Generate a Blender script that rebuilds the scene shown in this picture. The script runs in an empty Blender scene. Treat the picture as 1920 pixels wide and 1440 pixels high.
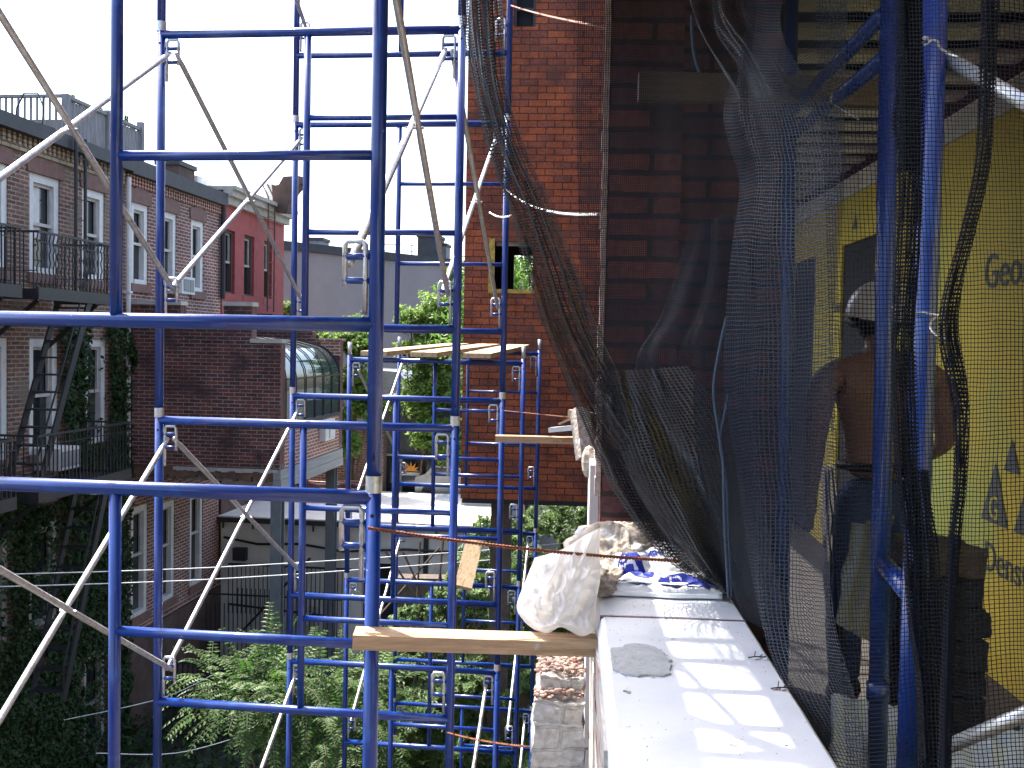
import bpy, bmesh, math, random
from math import sin, cos, tan, radians, pi, sqrt, atan2, hypot
from mathutils import Vector, Matrix, noise, bvhtree
random.seed(7)
sc = bpy.context.scene
C = sc.collection
# ------------------------------------------------------------------ camera, world, sun, exposure
FPX = 1880.0                                   # focal length in pixels of the 1920 px wide photograph
cam_d = bpy.data.cameras.new('camera'); cam = bpy.data.objects.new('camera', cam_d); C.objects.link(cam)
cam_d.sensor_width = 36; cam_d.lens = 36*FPX/1920; cam_d.clip_start = .05; cam_d.clip_end = 2000
RC = (Matrix.Rotation(radians(90-2.25), 3, 'X') @ Matrix.Rotation(radians(1.12), 3, 'Z'))
cam.matrix_world = RC.to_4x4()
sc.camera = cam
w = bpy.data.worlds.new('World'); sc.world = w; w.use_nodes = True
nt = w.node_tree; bg = nt.nodes['Background']
sky = nt.nodes.new('ShaderNodeTexSky'); sky.sky_type = 'NISHITA'; sky.sun_disc = False
SUN_L = Vector((-.45, .42, 1.0)); SUN_L.rotate(Matrix.Rotation(radians(-3.35), 3, 'Z')); SUN_L.normalize()
sky.sun_elevation = math.asin(SUN_L.z); sky.sun_rotation = atan2(SUN_L.x, SUN_L.y)
sky.air_density = 1.0; sky.dust_density = 4.0; sky.ozone_density = 1.0; sky.altitude = 0
nt.links.new(sky.outputs[0], bg.inputs[0]); bg.inputs[1].default_value = 0.15
sun_d = bpy.data.lights.new('sun', 'SUN'); sun = bpy.data.objects.new('sun', sun_d); C.objects.link(sun)
sun_d.energy = 3.4; sun_d.angle = radians(.55); sun_d.color = (1, .95, .88)
sun.rotation_euler = SUN_L.to_track_quat('Z', 'Y').to_euler()
sc.view_settings.view_transform = 'Standard'; sc.view_settings.look = 'None'
sc.view_settings.exposure = 1.95; sc.view_settings.gamma = 1
sc.render.engine = 'CYCLES'
try:
    sc.cycles.transparent_max_bounces = 32; sc.cycles.max_bounces = 8
except Exception: pass
GZ = -7.6                                      # ground; the eye is the origin

# ------------------------------------------------------------------ geometry helpers
def ray(px, py): return RC @ Vector(((px-960)/FPX, -(py-720)/FPX, -1))
def P(px, py, d): return ray(px, py)*d
def axes(ang):
    a = radians(ang); return Vector((cos(a), -sin(a), 0)), Vector((sin(a), cos(a), 0))
def hit(px, py, ang, axis, val):
    ex, ey = axes(ang); r = ray(px, py); c = Vector((r.dot(ex), r.dot(ey), r.z))
    return c*(val/c['xyz'.index(axis)])
def Gm(ang, loc=(0, 0, 0)): return Matrix.Translation(Vector(loc)) @ Matrix.Rotation(radians(-ang), 4, 'Z')
BA, LA = 3.35, 6.5                             # heading of our building / of the houses and the scaffold
GB, GL = Gm(BA), Gm(LA)

def nz(p, s=1.0, seed=0): return noise.noise(Vector(p)*s + Vector((seed*7.3, seed*3.1, seed*1.7)))

class MB:
    def __init__(s, M=None): s.v = []; s.f = []; s.uv = []; s.mi = []; s.M = M or Matrix.Identity(4); s.cur = 0
    def pt(s, p): s.v.append(s.M @ Vector(p)); return len(s.v)-1
    def poly(s, pts, uv=None):
        ids = [s.pt(p) for p in pts]; s.f.append(ids); s.uv.append(uv or [(p[0], p[1]) for p in pts]); s.mi.append(s.cur)
    def box(s, a, b, skip=()):
        x0, y0, z0 = [min(a[i], b[i]) for i in range(3)]; x1, y1, z1 = [max(a[i], b[i]) for i in range(3)]
        q = {'-y': ([(x0, y0, z0), (x1, y0, z0), (x1, y0, z1), (x0, y0, z1)], 0, 2), '+y': ([(x1, y1, z0), (x0, y1, z0), (x0, y1, z1), (x1, y1, z1)], 0, 2),
             '-x': ([(x0, y1, z0), (x0, y0, z0), (x0, y0, z1), (x0, y1, z1)], 1, 2), '+x': ([(x1, y0, z0), (x1, y1, z0), (x1, y1, z1), (x1, y0, z1)], 1, 2),
             '+z': ([(x0, y0, z1), (x1, y0, z1), (x1, y1, z1), (x0, y1, z1)], 0, 1), '-z': ([(x0, y1, z0), (x1, y1, z0), (x1, y0, z0), (x0, y0, z0)], 0, 1)}
        for k, (p, i, j) in q.items():
            if k not in skip: s.poly(p, [(t[i], t[j]) for t in p])
        return s
    def bar(s, a, b, wd, ht, up=(0, 0, 1)):
        a, b = Vector(a), Vector(b); d = (b-a); L = d.length; d.normalize(); up = Vector(up)
        sx = d.cross(up); sx.normalize() if sx.length > 1e-4 else None
        if sx.length < .5: sx = d.cross(Vector((1, 0, 0))).normalized()
        uz = sx.cross(d)
        def q(i, j, e): return (a if e == 0 else b) + sx*(wd/2*i) + uz*(ht/2*j)
        for (i0, j0), (i1, j1), ww in (((-1, -1), (1, -1), wd), ((1, -1), (1, 1), ht), ((1, 1), (-1, 1), wd), ((-1, 1), (-1, -1), ht)):
            s.poly([q(i0, j0, 0), q(i1, j1, 0), q(i1, j1, 1), q(i0, j0, 1)], [(0, 0), (ww, 0), (ww, L), (0, L)])
        s.poly([q(-1, -1, 0), q(-1, 1, 0), q(1, 1, 0), q(1, -1, 0)]); s.poly([q(-1, -1, 1), q(1, -1, 1), q(1, 1, 1), q(-1, 1, 1)])
        return s
    def tube(s, pts, r, n=10, caps=True, rads=None, flat=1.0):
        pts = [Vector(p) for p in pts]; m = len(pts); rings = []; t0 = None; L = 0
        t = (pts[1]-pts[0]).normalized(); nrm = t.orthogonal().normalized()
        for k in range(m):
            t = ((pts[min(k+1, m-1)]-pts[max(k-1, 0)])).normalized()
            nrm = (nrm - t*nrm.dot(t)).normalized(); bn = t.cross(nrm)
            rr = rads[k] if rads else r
            if k: L += (pts[k]-pts[k-1]).length
            rings.append(([s.pt(pts[k] + nrm*(rr*cos(2*pi*i/n)) + bn*(rr*flat*sin(2*pi*i/n))) for i in range(n)], L))
        for k in range(m-1):
            A, la = rings[k]; B, lb = rings[k+1]
            for i in range(n):
                j = (i+1) % n; s.f.append([A[i], A[j], B[j], B[i]]); s.uv.append([(i*r*2*pi/n, la), ((i+1)*r*2*pi/n, la), ((i+1)*r*2*pi/n, lb), (i*r*2*pi/n, lb)]); s.mi.append(s.cur)
        if caps:
            for R_, rev in ((rings[0][0], True), (rings[-1][0], False)):
                ids = list(reversed(R_)) if rev else list(R_); s.f.append(ids); s.uv.append([(0, 0)]*n); s.mi.append(s.cur)
        return s
    def ball(s, c, r, nu=10, nv=7, sc_=(1, 1, 1)):
        c = Vector(c); ids = []
        for j in range(nv+1):
            th = pi*j/nv; ids.append([s.pt(c+Vector((r*sc_[0]*sin(th)*cos(2*pi*i/nu), r*sc_[1]*sin(th)*sin(2*pi*i/nu), r*sc_[2]*cos(th)))) for i in range(nu)])
        for j in range(nv):
            for i in range(nu):
                k = (i+1) % nu; s.f.append([ids[j][i], ids[j+1][i], ids[j+1][k], ids[j][k]]); s.uv.append([(0, 0), (0, 1), (1, 1), (1, 0)]); s.mi.append(s.cur)
        return s
    def grid(s, P_, uv=None):                      # P_[row][col] points
        ids = [[s.pt(p) for p in row] for row in P_]
        for j in range(len(P_)-1):
            for i in range(len(P_[0])-1):
                s.f.append([ids[j][i], ids[j][i+1], ids[j+1][i+1], ids[j+1][i]])
                s.uv.append([uv[j][i], uv[j][i+1], uv[j+1][i+1], uv[j+1][i]] if uv else [(i*.01, j*.01)]*4); s.mi.append(s.cur)
        return s
    def prism(s, poly2, y0, y1, ax='y'):           # polygon in (x,z) extruded along y
        def m(p, y): return (p[0], y, p[1]) if ax == 'y' else (y, p[0], p[1])
        n = len(poly2)
        s.poly([m(p, y0) for p in poly2], [tuple(p) for p in poly2]); s.poly([m(p, y1) for p in reversed(poly2)], [tuple(p) for p in reversed(poly2)])
        for i in range(n):
            a, b = poly2[i], poly2[(i+1) % n]; s.poly([m(b, y0), m(a, y0), m(a, y1), m(b, y1)], [(0, 0), (.1, 0), (.1, abs(y1-y0)), (0, abs(y1-y0))])
        return s
    def build(s, name, mats, parent=None, smooth=False, world=False, fixn=False):
        me = bpy.data.meshes.new(name); off = Vector((0, 0, 0))
        vs = s.v
        if parent is not None and world:
            wm = wmat(parent).inverted(); vs = [wm @ v for v in vs]
        if parent is None and vs:
            off = Vector((sum(v.x for v in vs)/len(vs), sum(v.y for v in vs)/len(vs), min(v.z for v in vs))); vs = [v-off for v in vs]
        me.from_pydata(vs, [], s.f)
        ul = me.uv_layers.new(name='UVMap'); k = 0; flat = []
        for u in s.uv:
            for q in u: flat += [q[0], q[1]]
        if len(flat) == 2*len(me.loops): ul.data.foreach_set('uv', flat)
        if not isinstance(mats, (list, tuple)): mats = [mats]
        for m in mats: me.materials.append(m)
        if len(mats) > 1: me.polygons.foreach_set('material_index', s.mi)
        if fixn:
            bm = bmesh.new(); bm.from_mesh(me); bmesh.ops.remove_doubles(bm, verts=bm.verts, dist=1e-5); bmesh.ops.recalc_face_normals(bm, faces=bm.faces); bm.to_mesh(me); bm.free()
        if smooth: me.polygons.foreach_set('use_smooth', [True]*len(me.polygons))
        me.update()
        o = bpy.data.objects.new(name, me); C.objects.link(o)
        if parent is not None: o.parent = parent
        else: o.location = off
        return o
def wmat(o):
    m = Matrix.LocRotScale(o.location, o.rotation_euler, None)
    return (wmat(o.parent) @ m) if o.parent else m
def tag(o, label=None, cat=None, group=None, kind=None):
    if label: o['label'] = label
    if cat: o['category'] = cat
    if group: o['group'] = group
    if kind: o['kind'] = kind
    return o
def thing(name, label, cat, loc=(0, 0, 0), rz=0, group=None):
    o = bpy.data.objects.new(name, None); C.objects.link(o); o.location = Vector(loc); o.rotation_euler = (0, 0, rz)
    o.empty_display_size = .2; return tag(o, label, cat, group)
def copy_tree(o, parent=None):
    c = o.copy(); C.objects.link(c)
    if parent is not None: c.parent = parent
    for ch in o.children: copy_tree(ch, c)
    return c

# ------------------------------------------------------------------ materials
def N(nt, t, **k):
    n = nt.nodes.new(t)
    for a, b in k.items(): setattr(n, a, b)
    return n
def ramp(nt, inp, stops):
    r = N(nt, 'ShaderNodeValToRGB'); e = r.color_ramp.elements
    while len(e) < len(stops): e.new(.5)
    for q, (p, c) in zip(e, stops): q.position = p; q.color = tuple(c)+(1,) if len(c) == 3 else c
    nt.links.new(inp, r.inputs[0]); return r
def mat(name, col, rough=.7, metal=0, var=.25, vs=6.0, col2=None, spots=None, bump=.0, bs=60, spec=.5, stretch=None, coat=0, coords='Object'):
    """Base colour broken up by two scales of noise, optional second colour patches and bump."""
    m = bpy.data.materials.new(name); m.use_nodes = True; t = m.node_tree; b = t.nodes['Principled BSDF']; L = t.links.new
    b.inputs['Roughness'].default_value = rough; b.inputs['Metallic'].default_value = metal
    b.inputs['Specular IOR Level'].default_value = spec; b.inputs['Coat Weight'].default_value = coat; b.inputs['Coat Roughness'].default_value = .12
    tc = N(t, 'ShaderNodeTexCoord'); src = tc.outputs[coords]
    if stretch:
        mp = N(t, 'ShaderNodeMapping'); mp.inputs['Scale'].default_value = stretch; L(src, mp.inputs[0]); src = mp.outputs[0]
    n1 = N(t, 'ShaderNodeTexNoise'); n1.inputs['Scale'].default_value = vs; n1.inputs['Detail'].default_value = 8; n1.inputs['Roughness'].default_value = .65; L(src, n1.inputs['Vector'])
    c = Vector(col); lo, hi = c*(1-var), c*(1+var)
    r = ramp(t, n1.outputs['Fac'], [(.3, lo), (.7, hi)]); out = r.outputs[0]
    if col2 is not None:
        n2 = N(t, 'ShaderNodeTexNoise'); n2.inputs['Scale'].default_value = (spots or vs*2.3); n2.inputs['Detail'].default_value = 6; L(src, n2.inputs['Vector'])
        r2 = ramp(t, n2.outputs['Fac'], [(.56, (0, 0, 0)), (.66, (1, 1, 1))]); mx = N(t, 'ShaderNodeMix', data_type='RGBA'); L(r2.outputs[0], mx.inputs['Factor']); L(out, mx.inputs['A']); mx.inputs['B'].default_value = tuple(col2)+(1,); out = mx.outputs['Result']
    L(out, b.inputs['Base Color'])
    if bump:
        n3 = N(t, 'ShaderNodeTexNoise'); n3.inputs['Scale'].default_value = bs; n3.inputs['Detail'].default_value = 6; L(src, n3.inputs['Vector'])
        bp = N(t, 'ShaderNodeBump'); bp.inputs['Strength'].default_value = bump; bp.inputs['Distance'].default_value = .01; L(n3.outputs['Fac'], bp.inputs['Height']); L(bp.outputs[0], b.inputs['Normal'])
    return m
def brick(name, c1, c2, mortar, bw=.215, bh=.0677, ms=.009, var=.35, bias=0, rough=.85, dirt=None, bump=.6, big=.6):
    m = bpy.data.materials.new(name); m.use_nodes = True; t = m.node_tree; b = t.nodes['Principled BSDF']; L = t.links.new
    b.inputs['Roughness'].default_value = rough; b.inputs['Specular IOR Level'].default_value = .25
    tc = N(t, 'ShaderNodeTexCoord'); bt = N(t, 'ShaderNodeTexBrick'); bt.offset = .5; bt.squash = 1
    nw = N(t, 'ShaderNodeTexNoise'); nw.inputs['Scale'].default_value = 9; L(tc.outputs['UV'], nw.inputs['Vector'])
    vm = N(t, 'ShaderNodeVectorMath', operation='MULTIPLY_ADD'); L(nw.outputs['Color'], vm.inputs[0]); vm.inputs[1].default_value = (.008, .008, 0); L(tc.outputs['UV'], vm.inputs[2])
    L(vm.outputs[0], bt.inputs['Vector'])
    for k, v in (('Scale', 1), ('Mortar Size', ms), ('Mortar Smooth', .25), ('Bias', bias), ('Brick Width', bw), ('Row Height', bh)): bt.inputs[k].default_value = v
    bt.inputs['Color1'].default_value = tuple(c1)+(1,); bt.inputs['Color2'].default_value = tuple(c2)+(1,); bt.inputs['Mortar'].default_value = tuple(mortar)+(1,)
    n1 = N(t, 'ShaderNodeTexNoise'); n1.inputs['Scale'].default_value = big; n1.inputs['Detail'].default_value = 10; n1.inputs['Roughness'].default_value = .7; L(tc.outputs['UV'], n1.inputs['Vector'])
    r = ramp(t, n1.outputs['Fac'], [(.3, (1-var,)*3), (.7, (1+var*.6,)*3)])
    mx = N(t, 'ShaderNodeMix', data_type='RGBA', blend_type='MULTIPLY'); mx.inputs['Factor'].default_value = 1; L(bt.outputs['Color'], mx.inputs['A']); L(r.outputs[0], mx.inputs['B']); out = mx.outputs['Result']
    n2 = N(t, 'ShaderNodeTexNoise'); n2.inputs['Scale'].default_value = 38; n2.inputs['Detail'].default_value = 4; L(tc.outputs['UV'], n2.inputs['Vector'])
    r2 = ramp(t, n2.outputs['Fac'], [(.3, (.72,)*3), (.7, (1.25,)*3)]); m2 = N(t, 'ShaderNodeMix', data_type='RGBA', blend_type='MULTIPLY'); m2.inputs['Factor'].default_value = 1; L(out, m2.inputs['A']); L(r2.outputs[0], m2.inputs['B']); out = m2.outputs['Result']
    if dirt:
        n4 = N(t, 'ShaderNodeTexNoise'); n4.inputs['Scale'].default_value = 1.7; n4.inputs['Detail'].default_value = 9; L(tc.outputs['UV'], n4.inputs['Vector'])
        r4 = ramp(t, n4.outputs['Fac'], [(.52, (0, 0, 0)), (.68, (1, 1, 1))]); m4 = N(t, 'ShaderNodeMix', data_type='RGBA'); L(r4.outputs[0], m4.inputs['Factor']); L(out, m4.inputs['A']); m4.inputs['B'].default_value = tuple(dirt)+(1,); out = m4.outputs['Result']
    L(out, b.inputs['Base Color'])
    inv = N(t, 'ShaderNodeMath', operation='SUBTRACT'); inv.inputs[0].default_value = 1; L(bt.outputs['Fac'], inv.inputs[1])
    ad = N(t, 'ShaderNodeMath', operation='MULTIPLY_ADD'); L(n2.outputs['Fac'], ad.inputs[0]); ad.inputs[1].default_value = .4; L(inv.outputs[0], ad.inputs[2])
    bp = N(t, 'ShaderNodeBump'); bp.inputs['Strength'].default_value = bump; bp.inputs['Distance'].default_value = .008; L(ad.outputs[0], bp.inputs['Height']); L(bp.outputs[0], b.inputs['Normal'])
    return m
def netmat(name, cell, frac, col, rough=.45, spec=.5, wob=.12):
    """Woven debris netting: round strands on a UV grid measured in metres, open between them."""
    m = bpy.data.materials.new(name); m.use_nodes = True; t = m.node_tree; b = t.nodes['Principled BSDF']; L = t.links.new; out = t.nodes['Material Output']
    b.inputs['Base Color'].default_value = tuple(col)+(1,); b.inputs['Roughness'].default_value = rough; b.inputs['Specular IOR Level'].default_value = spec
    tc = N(t, 'ShaderNodeTexCoord'); nw = N(t, 'ShaderNodeTexNoise'); nw.inputs['Scale'].default_value = 14; L(tc.outputs['UV'], nw.inputs['Vector'])
    va = N(t, 'ShaderNodeVectorMath', operation='MULTIPLY_ADD'); L(nw.outputs['Color'], va.inputs[0]); va.inputs[1].default_value = (cell*wob*8, cell*wob*8, 0); L(tc.outputs['UV'], va.inputs[2])
    sp = N(t, 'ShaderNodeSeparateXYZ'); L(va.outputs[0], sp.inputs[0]); fs = []
    for ch in ('X', 'Y'):
        d = N(t, 'ShaderNodeMath', operation='DIVIDE'); L(sp.outputs[ch], d.inputs[0]); d.inputs[1].default_value = cell
        f = N(t, 'ShaderNodeMath', operation='FRACT'); L(d.outputs[0], f.inputs[0])
        l = N(t, 'ShaderNodeMath', operation='LESS_THAN'); L(f.outputs[0], l.inputs[0]); l.inputs[1].default_value = frac; fs.append(l)
    mx = N(t, 'ShaderNodeMath', operation='MAXIMUM'); L(fs[0].outputs[0], mx.inputs[0]); L(fs[1].outputs[0], mx.inputs[1])
    tr = N(t, 'ShaderNodeBsdfTransparent'); ms = N(t, 'ShaderNodeMixShader'); L(mx.outputs[0], ms.inputs[0]); L(tr.outputs[0], ms.inputs[1]); L(b.outputs[0], ms.inputs[2]); L(ms.outputs[0], out.inputs['Surface'])
    return m
def leafmat(name, a, b_, c_, trans=.35):
    m = bpy.data.materials.new(name); m.use_nodes = True; t = m.node_tree; b = t.nodes['Principled BSDF']; L = t.links.new; out = t.nodes['Material Output']
    g = N(t, 'ShaderNodeNewGeometry'); r = ramp(t, g.outputs['Random Per Island'], [(0, a), (.5, b_), (1, c_)]); L(r.outputs[0], b.inputs['Base Color']); b.inputs['Roughness'].default_value = .5; b.inputs['Specular IOR Level'].default_value = .35
    tl = N(t, 'ShaderNodeBsdfTranslucent'); hs = N(t, 'ShaderNodeHueSaturation'); hs.inputs['Value'].default_value = 1.6; L(r.outputs[0], hs.inputs['Color']); L(hs.outputs[0], tl.inputs['Color'])
    ms = N(t, 'ShaderNodeMixShader'); ms.inputs[0].default_value = trans; L(b.outputs[0], ms.inputs[1]); L(tl.outputs[0], ms.inputs[2]); L(ms.outputs[0], out.inputs['Surface']); return m
def glassmat(name, col=(.02, .025, .03), rough=.08): return mat(name, col, rough, var=.3, vs=1.5, spec=1.0)

M = dict(
 blue=mat('blue_paint', (.003, .034, .215), .30, var=.18, vs=6, col2=(.008, .06, .29), spots=13, bump=.06, bs=40, coat=.45),
 galv=mat('galvanised_steel', (.60, .61, .61), .34, metal=.65, var=.2, vs=25, col2=(.45, .44, .41), spots=40, bump=.15),
 wood=mat('lumber', (.46, .30, .17), .75, var=.3, vs=5, stretch=(1, 12, 12), col2=(.30, .16, .07), spots=2.2, bump=.3),
 wood_y=mat('lumber_along', (.50, .35, .20), .75, var=.3, vs=5, stretch=(12, 1, 12), bump=.3, col2=(.34, .2, .1), spots=2),
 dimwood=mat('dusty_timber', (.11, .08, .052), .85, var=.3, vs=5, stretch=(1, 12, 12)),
 oldwood=mat('weathered_wood', (.23, .23, .23), .85, var=.35, vs=3, stretch=(8, 8, 1), bump=.3),
 concrete=mat('cast_stone', (.60, .61, .62), .8, var=.07, vs=7, bump=.35, bs=110),
 brickA=brick('brick_brown', (.25, .125, .08), (.14, .075, .055), (.36, .31, .26), dirt=(.20, .16, .12), ms=.011, big=1.2),
 brickB=brick('brick_red', (.30, .105, .075), (.18, .07, .06), (.46, .42, .37), ms=.012, big=1.5),
 brickE=brick('brick_extension', (.20, .062, .048), (.085, .04, .038), (.27, .23, .20), bh=.0677, ms=.009, var=.6, dirt=(.06, .035, .035)),
 brickO=brick('brick_orange', (.40, .15, .09), (.28, .10, .07), (.55, .50, .43), ms=.012),
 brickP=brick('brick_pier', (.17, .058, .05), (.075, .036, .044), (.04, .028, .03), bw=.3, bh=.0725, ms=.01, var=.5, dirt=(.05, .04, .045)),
 insul=brick('asphalt_brick_siding', (.33, .088, .036), (.14, .052, .04), (.07, .03, .022), bw=.21, bh=.081, ms=.007, var=.5, dirt=(.10, .045, .035), bias=-.25, big=2.6, bump=.3),
 redpaint=mat('red_painted_brick', (.33, .055, .05), .7, var=.2, vs=5, bump=.4, bs=30),
 brown=mat('brown_stucco', (.10, .062, .05), .85, var=.35, vs=2.5, bump=.4),
 taupe=mat('taupe_stucco', (.30, .255, .24), .85, var=.10, vs=1.2, bump=.4, bs=12, col2=(.26, .22, .21), spots=.35),
 cream=mat('grey_render', (.64, .60, .53), .85, var=.15, vs=1.4, col2=(.48, .45, .40), spots=1.1, bump=.3, bs=20),
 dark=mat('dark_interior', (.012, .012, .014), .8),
 black=mat('black_iron', (.018, .018, .02), .5, var=.4, vs=20, bump=.2),
 tar=mat('roofing_felt', (.035, .036, .04), .6, var=.35, vs=4),
 white=mat('white_paint', (.68, .67, .63), .55, var=.12, vs=8, bump=.15),
 offw=mat('grey_white_paint', (.50, .48, .44), .6, var=.2, vs=6),
 stone=mat('limestone', (.42, .39, .34), .8, var=.2, vs=6, bump=.4),
 brownst=mat('brownstone', (.20, .11, .09), .8, var=.2, vs=8, bump=.4),
 roofw=mat('silver_roof_coating', (.78, .75, .70), .7, var=.1, vs=2, col2=(.62, .50, .42), spots=.7, bump=.35, bs=6),
 roofg=mat('grey_roof', (.30, .30, .31), .8, var=.2, vs=2),
 greysteel=mat('grey_painted_steel', (.15, .165, .175), .5, var=.2, vs=5),
 greyboard=mat('grey_boards', (.27, .27, .26), .7, var=.2, vs=4, stretch=(1, .3, 6)),
 glass=glassmat('window_glass'), glassc=glassmat('curtained_glass', (.16, .18, .19), .12),
 glassg=mat('tinted_glazing', (.10, .13, .13), .04, var=.2, vs=1, spec=1.0, metal=.55),
 yellow=mat('yellow_sheathing', (.48, .37, .04), .8, var=.16, vs=1.6, col2=(.34, .37, .075), spots=.6, bump=.2),
 deck=mat('galvanised_deck', (.46, .47, .43), .6, metal=.0, var=.2, vs=6),
 black_ink=mat('grey_ink', (.07, .08, .075), .7, var=.3, vs=20),
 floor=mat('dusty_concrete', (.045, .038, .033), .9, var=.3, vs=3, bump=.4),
 plastic=mat('white_plastic', (.80, .80, .79), .38, var=.06, vs=9, bump=.2, bs=35),
 bagw=mat('thin_white_bag', (.90, .89, .87), .42, var=.04, vs=9, bump=.25, bs=30),
 leafD=leafmat('leaves_sunlit_small', (.08, .14, .045), (.12, .19, .06), (.19, .26, .10), .4),
 leafE=leafmat('leaves_yellow_green', (.09, .16, .03), (.14, .23, .045), (.21, .30, .07), .5),
 blueink=mat('blue_ink', (.02, .035, .30), .5, var=.5, vs=40),
 mortar=mat('dried_mortar', (.40, .34, .28), .95, var=.4, vs=24, col2=(.62, .62, .62), spots=16, bump=1, bs=50),
 rubble=mat('broken_masonry', (.42, .31, .26), .95, var=.4, vs=22, col2=(.30, .12, .08), spots=30, bump=1, bs=60),
 whitebrick=brick('white_painted_brick', (.50, .48, .45), (.47, .45, .42), (.42, .40, .37), bw=.2, bh=.07, ms=.006, dirt=(.40, .36, .32), var=.2, bump=1),
 skin=mat('brown_skin', (.33, .19, .14), .5, var=.12, vs=9, spec=.4, bump=.08, bs=60),
 denim=mat('blue_denim', (.05, .09, .22), .9, var=.35, vs=8, bump=.3),
 hat=mat('white_helmet_shell', (.86, .88, .90), .3, var=.05, vs=9),
 leather=mat('black_leather', (.012, .01, .01), .6),
 wire=mat('rusty_wire', (.20, .065, .03), .6, metal=.4, var=.4, vs=60),
 wirew=mat('bright_wire', (.55, .53, .50), .35, metal=.7),
 rope=mat('clothes_line', (.62, .62, .60), .6), bluerope=mat('blue_grey_cord', (.03, .05, .085), .7, var=.4, vs=200),
 bark=mat('bark', (.10, .075, .055), .9, var=.4, vs=12, bump=.5),
 soil=mat('yard_soil', (.045, .042, .035), .95, var=.4, vs=.8, col2=(.03, .045, .02), spots=1.6, bump=.5, bs=8),
 tarp=mat('grey_tarpaulin', (.16, .18, .17), .7, var=.2, vs=4, bump=.3),
 sack=mat('dark_sack', (.022, .022, .024), .85, var=.4, vs=9, bump=.5),
 orange=mat('orange_sign', (.85, .32, .03), .5), green=mat('green_plastic', (.04, .30, .10), .4),
 pink=mat('red_plank', (.26, .12, .11), .7, col2=(.6, .5, .48), spots=3),
 net=netmat('debris_netting', .0062, .18, (.006, .007, .010), rough=.7, spec=.12),
 net_far=netmat('debris_netting_far', .0066, .27, (.010, .013, .022), rough=.6, spec=.25),
 net_fine=netmat('debris_netting_fold', .0095, .30, (.010, .012, .018), rough=.35, spec=.9),
 net_dense=netmat('debris_netting_bunched', .0062, .42, (.005, .006, .010), rough=.8, spec=.1),
 net_blue=netmat('debris_netting_fold_blue', .0095, .22, (.010, .017, .034), rough=.55, spec=.35),
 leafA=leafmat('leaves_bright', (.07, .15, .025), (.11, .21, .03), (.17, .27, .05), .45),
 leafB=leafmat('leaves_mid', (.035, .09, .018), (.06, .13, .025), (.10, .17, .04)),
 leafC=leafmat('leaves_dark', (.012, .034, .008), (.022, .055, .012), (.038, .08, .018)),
)

t_ = M['bagw'].node_tree; b_ = t_.nodes['Principled BSDF']; tl_ = N(t_, 'ShaderNodeBsdfTranslucent'); tl_.inputs['Color'].default_value = (.95, .93, .9, 1); mx_ = N(t_, 'ShaderNodeMixShader'); mx_.inputs[0].default_value = .55
t_.links.new(b_.outputs[0], mx_.inputs[1]); t_.links.new(tl_.outputs[0], mx_.inputs[2]); t_.links.new(mx_.outputs[0], t_.nodes['Material Output'].inputs['Surface'])
def speckle(m, col, sc_, lo, hi, rough=None):
    t = m.node_tree; b = t.nodes['Principled BSDF']; src = b.inputs['Base Color'].links[0].from_socket; tc = [n for n in t.nodes if n.type == 'TEX_COORD'][0]
    n = N(t, 'ShaderNodeTexNoise'); n.inputs['Scale'].default_value = sc_; n.inputs['Detail'].default_value = 5; n.inputs['Roughness'].default_value = .7; t.links.new(tc.outputs['Object'], n.inputs['Vector'])
    r_ = ramp(t, n.outputs['Fac'], [(lo, (0, 0, 0)), (hi, (1, 1, 1))]); mx = N(t, 'ShaderNodeMix', data_type='RGBA'); t.links.new(r_.outputs[0], mx.inputs['Factor']); t.links.new(src, mx.inputs['A']); mx.inputs['B'].default_value = tuple(col)+(1,); t.links.new(mx.outputs['Result'], b.inputs['Base Color'])
speckle(M['blue'], (.30, .31, .33), 46, .69, .72); speckle(M['blue'], (.06, .035, .03), 23, .77, .79)
speckle(M['wood'], (.50, .48, .45), 9, .66, .74); speckle(M['wood'], (.16, .07, .03), 4, .70, .73); speckle(M['wood_y'], (.34, .31, .28), 5, .58, .70)
# ------------------------------------------------------------------ the setting: ground, sky is the world
g = MB(); n = 24
rows = [[(-60+i*8, -20+j*9, GZ + .12*nz((i, j, 0), .7)) for i in range(n)] for j in range(n)]
g.grid(rows); g.build('ground', M['soil'], smooth=True)['kind'] = 'structure'
g = MB(); g.box((-600, 150, GZ-.3), (600, 900, GZ-.05)); g.box((-600, -300, GZ-.35), (-62, 150, GZ-.06)); g.box((122, -300, GZ-.35), (600, 150, GZ-.06)); g.build('distant_ground', M['soil'])['kind'] = 'structure'

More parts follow.
